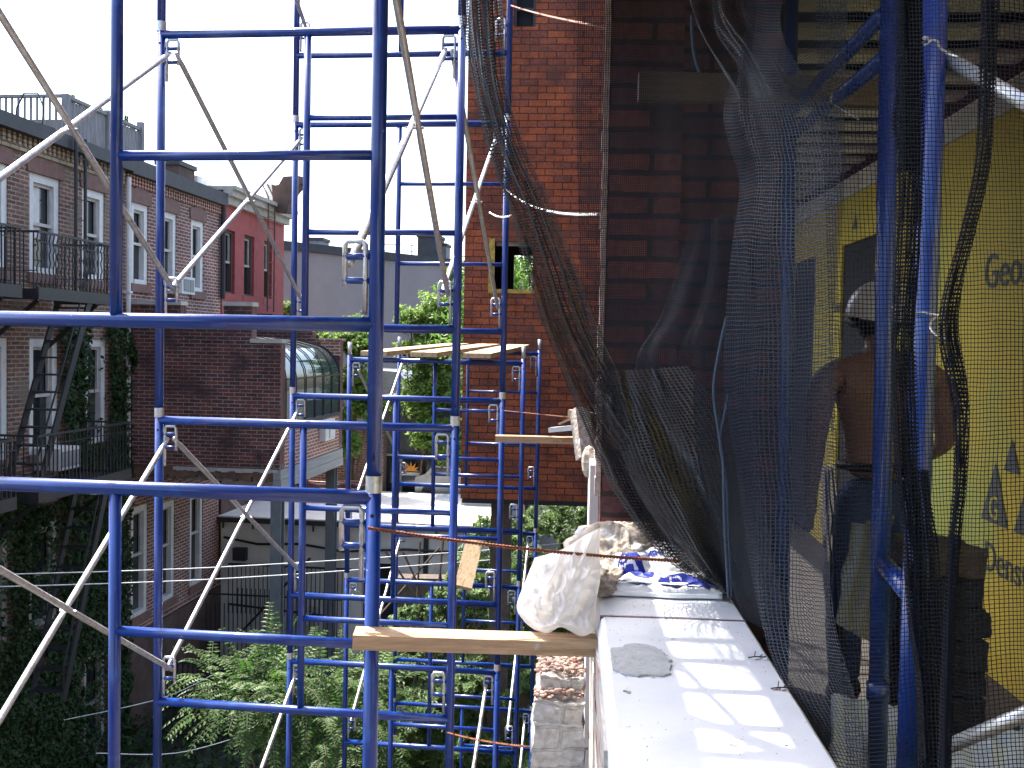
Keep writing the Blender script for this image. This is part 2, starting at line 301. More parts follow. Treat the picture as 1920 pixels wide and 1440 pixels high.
# ------------------------------------------------------------------ wall with real openings (local x = outward plane)
def holed(mb, xo, u0, u1, v0, v1, holes, depth=.16, axis='x', sgn=1):
    """Wall face at x=xo over y:[u0,u1] z:[v0,v1] with rectangular holes and reveals going back by depth."""
    us = sorted({u0, u1} | {h[0] for h in holes} | {h[1] for h in holes}); vs = sorted({v0, v1} | {h[2] for h in holes} | {h[3] for h in holes})
    def m(x, u, v): return (x, u, v) if axis == 'x' else (u, x, v)
    for i in range(len(us)-1):
        for j in range(len(vs)-1):
            cu, cv = (us[i]+us[i+1])/2, (vs[j]+vs[j+1])/2
            if cu < u0 or cu > u1 or cv < v0 or cv > v1 or any(h[0] < cu < h[1] and h[2] < cv < h[3] for h in holes): continue
            p = [(us[i], vs[j]), (us[i+1], vs[j]), (us[i+1], vs[j+1]), (us[i], vs[j+1])]
            mb.poly([m(xo, *q) for q in p], p)
    for a, b, c, d in holes:
        xi = xo-depth*sgn
        for p, q in (((a, c), (a, d)), ((a, d), (b, d)), ((b, d), (b, c)), ((b, c), (a, c))):
            mb.poly([m(xo, *p), m(xo, *q), m(xi, *q), m(xi, *p)], [(p[0], p[1]), (q[0], q[1]), (q[0]-.15, q[1]), (p[0]-.15, p[1])])
FX = -9.14
def window(parent, y0, y1, z0, z1, matf='white', matg='glass', x=0.0, sill=True, lintel=None, fr=.10, rail=.5, arch=False, pale_top=.0):
    """Double-hung sash window in a facade whose face is local x=x; y,z local to parent."""
    f = MB(); xi = x-.15
    f.box((xi, y0, z0), (x-.02, y0+fr, z1)); f.box((xi, y1-fr, z0), (x-.02, y1, z1)); f.box((xi, y0+fr, z1-fr), (x-.02, y1-fr, z1)); f.box((xi, y0+fr, z0), (x+.0, y1-fr, z0+fr*.7))
    fo = f.build('window', M[matf], parent)
    zm = z0+(z1-z0)*rail
    s = MB(); s.box((x-.11, y0+fr, zm-.025), (x-.055, y1-fr, zm+.025)); s.box((x-.11, y0+fr, zm+.025), (x-.07, y0+fr+.04, z1-fr)); s.box((x-.11, y1-fr-.04, zm+.025), (x-.07, y1-fr, z1-fr)); s.box((x-.11, y0+fr+.04, z1-fr-.05), (x-.07, y1-fr-.04, z1-fr))
    s.build('sash', M['offw'] if matf == 'white' else M['stone'], fo)
    p = MB(); p.box((x-.145, y0+fr, z0+fr*.7), (x-.125, y1-fr, z1-fr)); p.build('pane', M[matg], fo)
    if pale_top:
        bl = MB(); bl.box((x-.122, y0+fr, z1-fr-(z1-z0)*pale_top), (x-.117, y1-fr*1.5-.18, z1-fr)); bl.build('pale_panel', M['white'], fo)  # pale panel over the upper part of the glass
    if sill:
        q = MB(); q.box((x-.02, y0-.06, z0-.16), (x+.05, y1+.06, z0-.003)); q.build('sill', M['brownst'] if sill is True else M[sill], fo)
    if lintel:
        q = MB(); q.prism([(y0-.08, z1+.003), (y1+.08, z1+.003), (y1+.10, z1+.22), (y0*.5+y1*.5, z1+.32), (y0-.10, z1+.22)], x-.01, x+.03, ax='x'); q.build('lintel', M[lintel], fo)
    return fo
def pxw(px0, px1, pt, pb, x=FX):       # facade rectangle from its outline in the photograph
    a = hit(px0, pt, LA, 'x', x); b = hit(px1, pt, LA, 'x', x); c = hit(px0, pb, LA, 'x', x); return a.y, b.y, c.z, a.z

HO = Vector((0, 0, 0))
def house(name, label, cat, y0): return thing(name, label, cat, GL @ Vector((FX, y0, GZ)), -radians(LA))
def loc(h, y0): return lambda y, z: (y-y0, z-GZ)
# --- brown brick house at far left -------------------------------------------------
YA0, YA1, YB1, YC1 = 9.0, 17.42, 21.8, 25.9
hA = house('brick_house', 'brown brick row house at far left with ivy and black fire escapes', 'house', YA0)
def Z(z): return z-GZ
winA = [(11.2, 12.2, .97, 2.5), (13.1, 13.96, .97, 2.5), (14.50, 15.32, .97, 2.5), (16.0, 16.72, .97, 2.5)]
winA2 = [(11.2, 12.2, -1.85, -.05), (13.1, 13.96, -1.85, -.05), (14.50, 15.28, -1.85, -.05), (16.1, 16.78, -1.85, -.05)]
winA3 = [(13.1, 13.96, -4.6, -3.0), (14.5, 15.28, -4.6, -3.0), (16.1, 16.8, -7.4, -5.5)]
wa = MB(); holed(wa, 0, 0, YA1-YA0, 0, Z(3.0), [(a-YA0, b-YA0, Z(c), Z(d)) for a, b, c, d in winA+winA2+winA3])
wa.box((-9, 0, 0), (-.35, YA1-YA0, Z(3.0)), skip=('-z',)); wa.build('wall', M['brickA'], hA)
for i, (a, b, c, d) in enumerate(winA): window(hA, a-YA0, b-YA0, Z(c), Z(d), matf='white', lintel='brownst', matg='glass', pale_top=.55 if i > 1 else 0, sill=True, fr=.13)
for i, (a, b, c, d) in enumerate(winA2): window(hA, a-YA0, b-YA0, Z(c), Z(d), matf='white', matg='glass', sill=True, fr=.13)
for (a, b, c, d) in winA3: window(hA, a-YA0, b-YA0, Z(c), Z(d), matf='offw', sill=True)
rf = MB(); rf.box((-9.1, -.1, Z(3.0)), (.20, YA1-YA0, Z(3.21))); rf.build('roof', M['tar'], hA)
cb = MB()
for k in range(int((YA1-YA0)/.13)): cb.box((.002, .05+k*.13, Z(2.84)), (.07, .12+k*.13, Z(2.998)))
cb.box((.002, 0, Z(2.76)), (.05, YA1-YA0, Z(2.84))); cb.build('brick_cornice', brick('brick_sooty', (.45, .36, .24), (.36, .27, .18), (.10, .08, .07)), hA)
# --- red brick house ----------------------------------------------------------------
hB = house('brick_house', 'red brick row house with three pale upper windows and a white downpipe', 'house', YA1)
winB = [(17.68, 18.33, 1.0, 2.5), (18.86, 19.54, 1.0, 2.5), (20.23, 20.86, 1.0, 2.5)]
winB3 = [(17.72, 18.38, -5.3, -3.2), (18.86, 19.55, -5.3, -3.3), (20.27, 20.93, -5.3, -3.3)]
ob = YA1
wa = MB(); holed(wa, 0, .004, YB1-ob, 0, Z(2.98), [(a-ob, b-ob, Z(c), Z(d)) for a, b, c, d in winB+winB3])
wa.box((-9, .004, 0), (-.35, YB1-ob, Z(2.98)), skip=('-z',)); wa.build('wall', M['brickB'], hB)
for i, (a, b, c, d) in enumerate(winB): window(hB, a-ob, b-ob, Z(c), Z(d), lintel='brownst', matg='glass', pale_top=(.5, 0, .45)[i], fr=.12)
for i, (a, b, c, d) in enumerate(winB3): window(hB, a-ob, b-ob, Z(c), Z(d), fr=.12, sill='brownst', rail=.55)
rf = MB(); rf.box((-9.1, .004, Z(2.98)), (.16, YB1-ob, Z(3.26))); rf.build('roof', M['tar'], hB); rf = MB()
for k in range(int((YB1-ob)/.11)): rf.box((.002, .02+k*.11, Z(2.78)), (.05, .075+k*.11, Z(2.978)))
rf.build('brick_cornice', M['brickO'], hB)
bs_ = MB(); bs_.box((.002, 0.02, GZ-GZ), (.06, YB1-ob, Z(-5.62))); bs_.build('basement_render', M['brown'], hB)
bc = MB(); bc.box((.002, 1.2, Z(-5.60)), (.035, YB1-ob, Z(-5.52))); bc.build('brick_ledge', M['brickB'], hB)
dp = MB(); dp.tube([(.09, .0, Z(-2.4)), (.09, -.02, Z(2.9))], .045, 8)
for z in (.8, 2.2, -.4): dp.box((0, -.07, Z(z)), (.14, .05, Z(z)+.04))
dp.build('downpipe', M['white'], hB)
dp2 = MB(); dp2.tube([(.08, YB1-ob-.08, Z(.9)), (.08, YB1-ob-.08, Z(2.95))], .06, 8); dp2.build('downpipe', M['black'], hB)
ac = thing('air_conditioner', 'white window air conditioner below the middle upper window of the red brick house', 'air conditioner', GL @ Vector((FX+.12, 19.2, .88)), -radians(LA))
q = MB(); q.box((-.1, -.30, 0), (.30, .30, .34)); q.build('casing', M['white'], ac); q = MB(); q.box((.301, -.22, .05), (.312, .02, .29)); q.box((.301, .06, .05), (.312, .24, .29)); q.build('grille', M['greyboard'], ac)
ac2 = thing('air_conditioner', 'white window air conditioner behind the fire escape of the brown brick house', 'air conditioner', GL @ Vector((FX+.1, 14.9, -2.1)), -radians(LA))
q = MB(); q.box((-.1, -.30, 0), (.34, .30, .34)); q.build('casing', M['white'], ac2); q = MB(); q.box((.341, -.24, .05), (.352, .24, .29)); q.build('grille', M['greyboard'], ac2)
# --- painted red house ---------------------------------------------------------------
hC = house('painted_house', 'deep red painted house with a pale moulded cornice beyond the brick houses', 'house', YB1)
oc = YB1
winC = [(21.98, 22.55, 1.05, 2.5), (23.12, 23.76, 1.05, 2.5), (24.45, 25.0, 1.05, 2.5)]
wa = MB(); holed(wa, .02, .004, YC1-oc, 0, Z(3.05), [(a-oc, b-oc, Z(c), Z(d)) for a, b, c, d in winC], depth=.2)
wa.box((-9, .004, 0), (-.35, YC1-oc, Z(3.05)), skip=('-z',)); wa.box((-.35, YC1-oc-.02, 0), (.02, YC1-oc, Z(3.05)), skip=('-y', '-x', '+x')); wa.build('wall', M['redpaint'], hC)
for i, (a, b, c, d) in enumerate(winC): window(hC, a-oc, b-oc, Z(c), Z(d), matf='brown', x=-.02, sill='redpaint', fr=.06)
cn = MB(); cn.box((.022, .05, Z(3.05)), (.14, YC1-oc+.1, Z(3.22))); cn.box((.022, .05, Z(3.222)), (.24, YC1-oc+.16, Z(3.36))); cn.box((-9, .05, Z(3.362)), (.32, YC1-oc+.24, Z(3.45)))
cn.build('cornice', M['stone'], hC)
q = MB(); q.box((.022, 0, 0), (.05, YC1-oc, Z(-1.2))); q.build('basement_render', M['brown'], hC)
fe = MB()
fe.tube([(.3, 2.15, Z(.7)), (.3, 2.15, Z(3.5)), (.1, 2.15, Z(3.9))], .02, 6); fe.tube([(.3, 2.6, Z(.7)), (.3, 2.6, Z(3.5)), (.1, 2.6, Z(3.9))], .02, 6)
for k in range(10): fe.tube([(.3, 2.15, Z(.8+k*.28)), (.3, 2.6, Z(.8+k*.28))], .012, 5)
fe.build('roof_ladder', M['brown'], hC)
fb = thing('fire_escape', 'small black fire escape landing on the red painted house', 'fire escape', GL @ Vector((FX, 22.4, .55)), -radians(LA))
q = MB(); q.box((.05, 0, 0), (1.0, 3.6, .05)); q.build('platform', M['black'], fb)
q = MB(); q.bar((.1, .3, -.5), (.95, .3, 0), .04, .04); q.bar((.1, 3.3, -.5), (.95, 3.3, 0), .04, .04); q.build('bracket', M['black'], fb)
# --- roof top bits ---------------------------------------------------------------------
def roofpt(px, py, xx): return hit(px, py, LA, 'x', xx)
fz = thing('roof_fence', 'weathered grey wooden fence round a roof deck on the brown brick house', 'fence', GL @ Vector((-10.1, 15.0, 3.21)), -radians(LA))
a = roofpt(122, 183, -10.1); b = roofpt(262, 235, -10.1); y0 = a.y; y1 = b.y
def lf(x, y, z): return (x+10.1, y-15.0, z-3.21)
q = MB(); q.box(lf(-10.14, y0-.05, 3.21), lf(-10.02, y0+.05, a.z+.06)); q.box(lf(-10.14, y1-.05, 3.21), lf(-10.02, y1+.05, b.z+.06)); q.box(lf(-10.14, (y0+y1)/2, 3.21), lf(-10.02, (y0+y1)/2+.1, a.z+.1)); q.build('fence_post', M['oldwood'], fz)
q = MB(); ztop = (a.z+b.z)/2
k = y0+.1
while k < y1: q.box(lf(-10.11, k, 3.24), lf(-10.085, k+.09, ztop-.06-.03*random.random())); k += .125
q.box(lf(-10.13, y0+.051, ztop-.06), lf(-10.05, y1-.051, ztop)); q.build('fence_boards', M['oldwood'], fz)
q = MB(); xx = -10.25
while xx > -13.6: q.box(lf(xx-.035, y0-.02, 3.6), lf(xx, y0+.01, ztop-.05)); xx -= .12
q.box(lf(-13.7, y0-.04, ztop-.05), lf(-10.141, y0+.04, ztop)); q.box(lf(-13.7, y0-.03, 3.55), lf(-10.141, y0+.03, 3.6)); q.build('baluster_railing', M['oldwood'], fz)
q = MB(); xx = -10.25
while xx > -13.6: q.box(lf(xx-.1, y0+.55, 3.22), lf(xx, y0+.58, 4.0)); xx -= .115
q.build('low_boards', M['oldwood'], fz)
for i, (px, py, nm) in enumerate(((137, 200, 'left'), (188, 212, 'middle'), (237, 240, 'right'))):
    b_ = P(px, py, 20.5+i*.8); b_.z = 3.3; pt_ = thing('potted_conifer', 'small pointed evergreen behind the roof deck fence, %s one of three' % nm, 'plant', b_, 0, 'potted evergreens on the roof deck')
    ztop_ = P(px, (180, 192, 218)[i], 20.5+i*.8).z-3.3; q = MB(); q.tube([(0, 0, .02), (0, 0, .35)], .11, 10); q.build('pot', M['brown'], pt_)
    q = MB(); 
    for _ in range(700): h_ = random.random(); a_ = random.uniform(0, 2*pi); rr_ = .10*(1-h_)*random.uniform(.6, 1.1)+.005; dd_ = Vector((cos(a_)*rr_, sin(a_)*rr_, .35+(ztop_-.35)*h_)); v_ = Vector((cos(a_), sin(a_), .6)); t_1 = v_.orthogonal().normalized()*.018; q.poly([dd_, dd_+t_1+v_*.02, dd_+v_*.045, dd_-t_1+v_*.02])
    q.build('foliage', M['leafB'], pt_)
bk = thing('patio_chair', 'black bent iron chair on the roof deck by the fence corner', 'chair', GL @ Vector((-10.7, y0-.6, 3.22)), -radians(LA))
q = MB()
for s in (0, .5):
    q.tube([(s, .0, 0), (s, .05, .4), (s, .1, .75), (s+.1*(1-4*s/2), .12, .95)], .014, 6)
    q.tube([(s, .5, 0), (s, .45, .42), (s, .0, .44)], .014, 6)
q.tube([(0, .1, .75), (.12, .12, 1.0), (.38, .12, 1.0), (.5, .1, .75)], .014, 6); q.build('chair_frame', M['black'], bk)
q = MB(); q.box((.0, .02, .43), (.5, .46, .46)); q.build('seat', M['black'], bk)
# ------------------------------------------------------------------ leaves
def leaf_quads(mb, p, size, nrm=None, elong=1.6):
    d = Vector((random.gauss(0, 1), random.gauss(0, 1), random.gauss(0, 1)))
    if nrm is not None: d = d*.55 + Vector(nrm)
    d.normalize(); t = d.orthogonal().normalized(); t.rotate(Matrix.Rotation(random.uniform(0, 2*pi), 3, d)); b = d.cross(t)
    s = size*random.uniform(.6, 1.3); p = Vector(p)
    mb.poly([p-t*s*elong*.5, p-b*s*.38+t*s*.05-d*s*.1, p+t*s*elong*.5, p+b*s*.38+t*s*.05-d*s*.1], [(0, 0), (1, 0), (1, 1), (0, 1)])
def tree(label, base, H, blobs, nleaf, size, lm, group=None, name='leafy_tree', cat='tree', trunk_r=.12, limbs=True):
    t = thing(name, label, cat, base, 0, group); base = Vector(base)
    q = MB(); top = base+Vector((0, 0, H))
    q.tube([base, base+Vector((.1, .05, H*.3)), base+Vector((-.05, .1, H*.6)), top], trunk_r, 8, rads=[trunk_r, trunk_r*.8, trunk_r*.5, trunk_r*.2])
    q.build('trunk', M['bark'], t, smooth=True, world=True)
    if limbs:
        q = MB()
        for c, r in blobs:
            z0 = base+Vector((0, 0, max(.3, min(H*.9, (Vector(c).z-base.z)*.6)))); mid = z0.lerp(Vector(c), .5)+Vector((random.uniform(-.1, .1), 0, .1))
            q.tube([z0, mid, Vector(c)], .03, 6, rads=[trunk_r*.4, trunk_r*.25, .01])
        q.build('limb', M['bark'], t, smooth=True, world=True)
    q = MB(); tot = sum(Vector(r).length**2 if hasattr(r, '__len__') else r*r for c, r in blobs)
    for c, r in blobs:
        rv = Vector(r) if hasattr(r, '__len__') else Vector((r, r, r)); n_ = int(nleaf*(rv.length**2 if hasattr(r, '__len__') else r*r)/tot)
        for _ in range(n_):
            d = Vector((random.gauss(0, 1), random.gauss(0, 1), random.gauss(0, 1))).normalized(); rr = random.random()**.38
            rr *= .72+.55*nz(d, 2.2, c[0]) + .18*nz(d, 6, c[1])
            if nz(Vector(c)+Vector((d.x*rv.x, d.y*rv.y, d.z*rv.z))*rr, 3.5/max(.4, rv.x)) < -.22: continue
            leaf_quads(q, Vector(c)+Vector((d.x*rv.x, d.y*rv.y, d.z*rv.z))*rr, size, nrm=d*.5+Vector((0, 0, .5)))
    q.build('crown', lm, t, world=True); return t
# ivy on the brown house
q = MB(GL)
for _ in range(34000):
    y = random.uniform(12.2, 17.5); z = random.uniform(GZ, .3)
    dens = (nz((y*1.1, z*.8, 2), 1) + .5*nz((y*3, z*3, 4), 1))
    lim = -.15 if z < -2.6 else (.02 if y > 15.0 else .55)
    if z > -1.9 and y < 15.2: lim = .6
    if 15.3 < y < 16.1 and z < .2: lim = -.5
    if y > 16.75 and z < .1: lim = -.45
    if z < -2.7: lim = -.6
    if dens < lim: continue
    if any(a-.02 < y < b+.02 and c < z < d for a, b, c, d in winA2) and random.random() < .93: continue
    if any(a < y < b and c < z < d for a, b, c, d in winA3) and random.random() < .75: continue
    x = FX + .06 + .10*random.random() + .14*max(0, nz((y, z, 0), 1.5))
    leaf_quads(q, (x, y, z), .085, nrm=(1, 0, .35), elong=1.2)
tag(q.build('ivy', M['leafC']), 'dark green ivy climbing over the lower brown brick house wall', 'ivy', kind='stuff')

# --- fire escapes of the brown house --------------------------------------------------
def balcony(label, y0, y1, zf, h, out=1.0, twist=True, extra=None):
    t = thing('fire_escape', label, 'fire escape', GL @ Vector((FX, (y0+y1)/2, zf)), -radians(LA), None); L = y1-y0; a, b = -L/2, L/2
    q = MB(); q.box((out-.03, a, -.10), (out+.02, b, .07)); q.box((.05, a, -.10), (out-.03, a+.05, .05)); q.box((.05, b-.05, -.10), (out-.03, b, .05)); q.build('edge_beam', M['black'], t)
    q = MB(); k = .08
    while k < out-.06: q.box((k, a+.05, -.02), (k+.05, b-.05, .0)); k += .085
    q.build('floor_slats', M['black'], t)
    q = MB(); q.bar((out, a, h), (out, b, h), .035, .03); q.bar((out, a, h-.14), (out, b, h-.14), .02, .012)
    for yy in (a+.02, b-.02): q.bar((.02, yy, h), (out, yy, h), .03, .03); q.bar((.02, yy, .3), (out, yy, .3), .02, .012)
    q.build('rail', M['black'], t)
    q = MB(); k = a
    while k < b:
        if twist: q.tube([(out+.008*cos(j*1.9), k+.016*sin(j*1.9), h*j/14) for j in range(15)], .011, 5)
        else: q.bar((out, k, 0), (out, k, h), .014, .014)
        k += .10
    for j in range(7):
        for yy in (a+.02, b-.02): q.bar((out*(j+.5)/7, yy, 0), (out*(j+.5)/7, yy, h), .014, .014)
    q.build('balusters', M['black'], t)
    for yy in (a+.15, b-.3):
        q = MB(); q.bar((.02, yy, -.85), (out-.08, yy, -.1), .05, .05); q.build('bracket', M['black'], t)
    return t
def ladder(name, label, p0, p1, width, nst, r=.03, tread=.18):
    a, b = Vector(p0), Vector(p1); t = thing(name, label, 'stairs', GL @ a, -radians(LA)); d = b-a
    for s in (0, 1):
        off = Vector((0, 0, 0)) if s == 0 else Vector((width, 0, 0)); q = MB(); q.bar(off, off+d, .03, .12, up=(1, 0, 0) if False else (0, 1, 0)); q.build('stringer', M['black'], t)
    for k in range(nst):
        q = MB(); c = d*((k+.5)/nst); q.box((c.x+.015, c.y-tread/2, c.z-.012), (c.x+width-.015, c.y+tread/2, c.z+.012)); q.build('tread', M['black'], t)
    for s in (-.02,):
        q = MB(); q.bar(Vector((width, 0, .5)), Vector((width, 0, .5))+d, .02, .02); q.bar(Vector((width, 0, 0)), Vector((width, 0, .5)), .02, .02); q.build('handrail', M['black'], t)
    return t
balcony('upper black fire escape balcony with twisted bars on the brown brick house', 13.1, 15.12, .60, .84)
balcony('black fire escape balcony cut off by the left edge of the photo', 10.8, 12.72, .60, .84, twist=False)
balcony('lower black fire escape balcony half lost in ivy', 13.1, 15.75, -2.25, .84, twist=False)
balcony('lower black fire escape balcony at the left edge of the photo', 10.6, 12.6, -2.25, .84, twist=False)
ladder('fire_stair', 'steep black fire stair from the upper balcony down to the lower one', (FX+.48, 13.15, -2.2), (FX+.48, 14.5, .55), .5, 11)
ladder('fire_stair', 'lowest black drop stair below the lower balcony in the ivy', (FX+.48, 13.8, -5.4), (FX+.48, 15.05, -2.3), .5, 11)
rl = thing('roof_ladder', 'two thin black rails of the roof ladder above the upper balcony', 'ladder', GL @ Vector((FX+.25, 15.47, .6)), -radians(LA))
for yy in (-.1, .18):
    q = MB(); q.tube([(0, yy, 0), (0, yy, 2.3), (0, yy, 2.62)], .028, 8); q.build('rail', M['black'], rl)
q = MB()
for k in range(7): q.tube([(0, -.1, .3+k*.33), (0, .18, .3+k*.33)], .010, 5)
q.build('rungs', M['black'], rl)
# --- chimneys on the roofs
def chim(name, label, cat, px0, px1, pt, d, zb, m, dy=.8, cap=True):
    a = P(px0, pt, d); b = P(px1, pt, d); t = thing(name, label, cat, ((a.x+b.x)/2, a.y, zb), -radians(LA)); wd = abs(b.x-a.x)/2; h = a.z-zb
    q = MB(); q.box((-wd, 0, 0), (wd, dy, h-.1)); q.build('stack', m, t)
    if cap: q = MB(); q.box((-wd-.04, -.04, h-.098), (wd+.04, dy+.04, h)); q.build('cap', M['tar'], t)
    return t
chim('chimney', 'dark squat chimney on the red brick house roof', 'chimney', 293, 336, 300, 21.5, 3.2, M['brown'])
chim('parapet_block', 'white parapet block behind the roof edge of the red brick house', 'parapet', 338, 371, 320, 22.5, 3.2, M['white'], cap=False)
sw = thing('scrolled_parapet', 'dark scrolled party wall end rising above the red painted house', 'parapet', P(545, 400, 25.2), -radians(LA))
base = P(545, 400, 25.2)
def sp(px, py): v = P(px, py, 25.2)-base; return (v.x, v.z)
q = MB(); q.prism([sp(*p) for p in [(511, 396), (509, 345), (515, 347), (522, 346), (527, 338), (531, 331), (560, 330), (571, 333), (572, 343), (562, 346), (560, 353), (552, 362), (543, 378), (538, 398)]], 0, .35)
q.build('masonry', M['brown'], sw, fixn=True)
q = MB(); q.prism([sp(*p) for p in [(496, 392), (497, 345), (508.5, 344), (510.5, 396)]], .02, .33); q.build('white_side', M['white'], sw, fixn=True)

# ------------------------------------------------------------------ brick extension on columns
ex = thing('brick_extension', 'dark red brick extension raised on grey steel posts with a curved glass roof', 'building extension', GL @ Vector((-6.2, 17.5, GZ)), -radians(LA))
ex0 = -9.12+6.2; DEP = 3.75
q = MB()
poly = [(ex0, Z(-2.35)), (0, Z(-2.35)), (0, Z(-.02)), (-.44, Z(-.02)), (-.44, Z(.12)), (-.9, Z(.12)), (-.9, Z(.24)), (-1.0, Z(.62)), (-1.05, Z(.62)), (-1.05, Z(.28)), (-1.75, Z(.28)), (-1.75, Z(.48)), (ex0, Z(.48))]
poly = [(ex0, Z(-2.35)), (0, Z(-2.35)), (0, Z(-.06)), (-.55, Z(-.06)), (-.55, Z(.60)), (-1.08, Z(.60)), (-1.08, Z(.32)), (-1.9, Z(.32)), (-1.9, Z(.60)), (ex0, Z(.60))]
q.prism(poly, 0, .25); q.build('front_wall', M['brickE'], ex)
q = MB()
for a, b, z in ((-.57, .03, -.06), (-1.1, -.53, .60), (-1.9+.02, -1.1, .32), (ex0, -1.88, .60)): q.box((a, -.03, Z(z)+.002), (b, .28, Z(z)+.075))
q.build('coping', M['stone'], ex)
q = MB(); q.box((-.25, .252, Z(-2.35)), (0, DEP, Z(-1.55))); q.build('side_wall', M['brickO'], ex)  # side brick coloured lighter than the front to carry its brighter light
q = MB(); q.prism([(ex0, Z(-2.35)), (0, Z(-2.35)), (0, Z(.05)), (-.62, Z(.05)), (-.62, Z(.2)), (ex0, Z(.4))], DEP+.002, DEP+.25); q.build('rear_wall', M['brickE'], ex)
q = MB(); q.box((-.42, DEP-.02, Z(-.32)), (.02, DEP, Z(.0))); q.box((-.46, DEP-.06, Z(.002)), (.05, DEP+.27, Z(.06))); q.build('corner_cap', M['brickO'], ex)
q = MB(); q.box((-.12, .0, Z(-2.72)), (.03, DEP+.25, Z(-2.55))); q.box((-.12, .0, Z(-2.546)), (.02, DEP+.25, Z(-2.36))); q.box((ex0, .1, Z(-2.6)), (-.13, DEP+.2, Z(-2.37)));  q.build('floor_edge_boards', M['greyboard'], ex)
q = MB()
for k in range(40): xa = ex0+k*.07; q.box((xa, .012-.01*random.random(), Z(-2.50)-.10*random.random()), (xa+.069, .0955, Z(-2.352)))
q.build('rough_mortar_edge', mat('rusty_render', (.14, .075, .05), .9, var=.5, vs=4, bump=.6), ex)
q = MB()
for k in range(30): xa = ex0+.9+k*.066; q.box((xa, -.012*random.random(), Z(-2.40)-.03*random.random()), (xa+.064, .011, Z(-2.352)))
q.build('mortar_drips', M['stone'], ex)
for (cx, cy) in ((-.12, .25), (-.12, DEP-.1)):
    q = MB(); q.box((cx-.10, cy-.10, 0), (cx+.10, cy-.08, Z(-2.73))); q.box((cx-.10, cy+.08, 0), (cx+.10, cy+.10, Z(-2.73))); q.box((cx-.012, cy-.08, 0), (cx+.012, cy+.08, Z(-2.73))); q.build('post', M['greysteel'], ex)
prof = [(0, Z(-1.55)), (0, Z(-.72)), (-.03, Z(-.55)), (-.10, Z(-.40)), (-.2, Z(-.27)), (-.33, Z(-.17)), (-.5, Z(-.10)), (-.75, Z(-.04)), (-1.3, Z(.03)), (-2.9, Z(.08))]
gl = []
q = MB(); q.grid([[(x, .25+(DEP-.25)*i/10, z) for i in range(11)] for x, z in prof]); go = q.build('curved_glazing', M['glassg'], ex, smooth=True)
for i in range(7):
    yy = .27+(DEP-.3)*i/6; q = MB(); q.tube([(x+.015, yy, z+.01) for x, z in prof], .012, 6); q.build('glazing_bar', M['black'], ex, smooth=True)
q = MB(); q.bar((.01, .25, Z(-.72)), (.01, DEP, Z(-.72)), .02, .03); q.bar((.01, .25, Z(-1.56)), (.01, DEP, Z(-1.56)), .05, .06); q.build('glazing_rail', M['black'], ex)
q = MB(); q.box((.002, 2.35, Z(-2.05)), (.13, 3.0, Z(-1.62))); q.build('vent_box', M['white'], ex)
q = MB(); q.box((.131, 2.62, Z(-2.0)), (.15, 2.97, Z(-1.66))); q.build('vent_cover', M['white'], ex)

# ------------------------------------------------------------------ low grey building with pale roof
lb = thing('low_building', 'low grey rendered back building with a sunlit white flat roof', 'building', GL @ Vector((-6, 21.8, GZ)), -radians(LA))
q = MB(); holed(q, 0, -3.1, 3.05, 0, Z(-4.12), [(.2, 1.0, Z(-6.3), Z(-4.95))], axis='y', sgn=-1, depth=.2)
q.box((-3.1, .3, 0), (3.05, 4.2, Z(-4.12))); q.box((3.03, 0, 0), (3.05, .3, Z(-4.12))); q.build('wall', M['cream'], lb)
q = MB(); q.box((.2, .22, Z(-6.3)), (1.0, .29, Z(-4.95))); q.build('window', M['dark'], lb)
q = MB(); q.box((-3.12, -.12, Z(-4.118)), (3.12, 4.4, Z(-4.0))); q.build('roof', M['roofw'], lb)
q = MB(); q.box((-3.12, -.14, Z(-4.14)), (3.12, -.122, Z(-4.03)))
for k in range(9): q.box((-3+k*.7, -.16, Z(-4.27)), (-2.96+k*.7, -.141, Z(-4.1)))
q.build('roof_edge', M['tar'], lb)
q = MB(); q.tube([(-3.0, -.05, Z(-4.5)), (-2.2, -.08, Z(-4.62)), (-1.2, -.06, Z(-4.58)), (-.2, -.09, Z(-4.7)), (1.2, -.06, Z(-4.6)), (2.9, -.05, Z(-4.62))], .03, 6); q.build('cable', M['black'], lb)
q = MB(); q.box((-2.75, -.16, Z(-5.0)), (-2.45, -.002, Z(-4.72))); q.build('meter_box', M['black'], lb)
q = MB(); q.box((1.62, -.08, 0), (1.72, -.004, Z(-4.3))); q.build('drain_pipe', M['black'], lb)
q = MB(); q.box((2.0, 2.6, Z(-3.998)), (2.9, 3.0, Z(-3.5))); q.build('roof_curb', M['roofg'], lb)
# rubble of planks on the roof
pl = thing('scrap_pile', 'heap of reddish scrap boards on the left end of the white roof', 'scrap', GL @ Vector((-7.4, 24.6, -4.0)), -radians(LA))
for k in range(9):
    q = MB(); a = random.uniform(-.5, .5); q.bar((-.9+random.uniform(-.3, .3), .1*k-.3, .08+.035*k), (.7+random.uniform(-.4, .3), .1*k-.3+a, .08+.035*k+random.uniform(0, .1)), .12, .03); q.build('board', M['pink'] if k % 3 else M['tar'], pl)
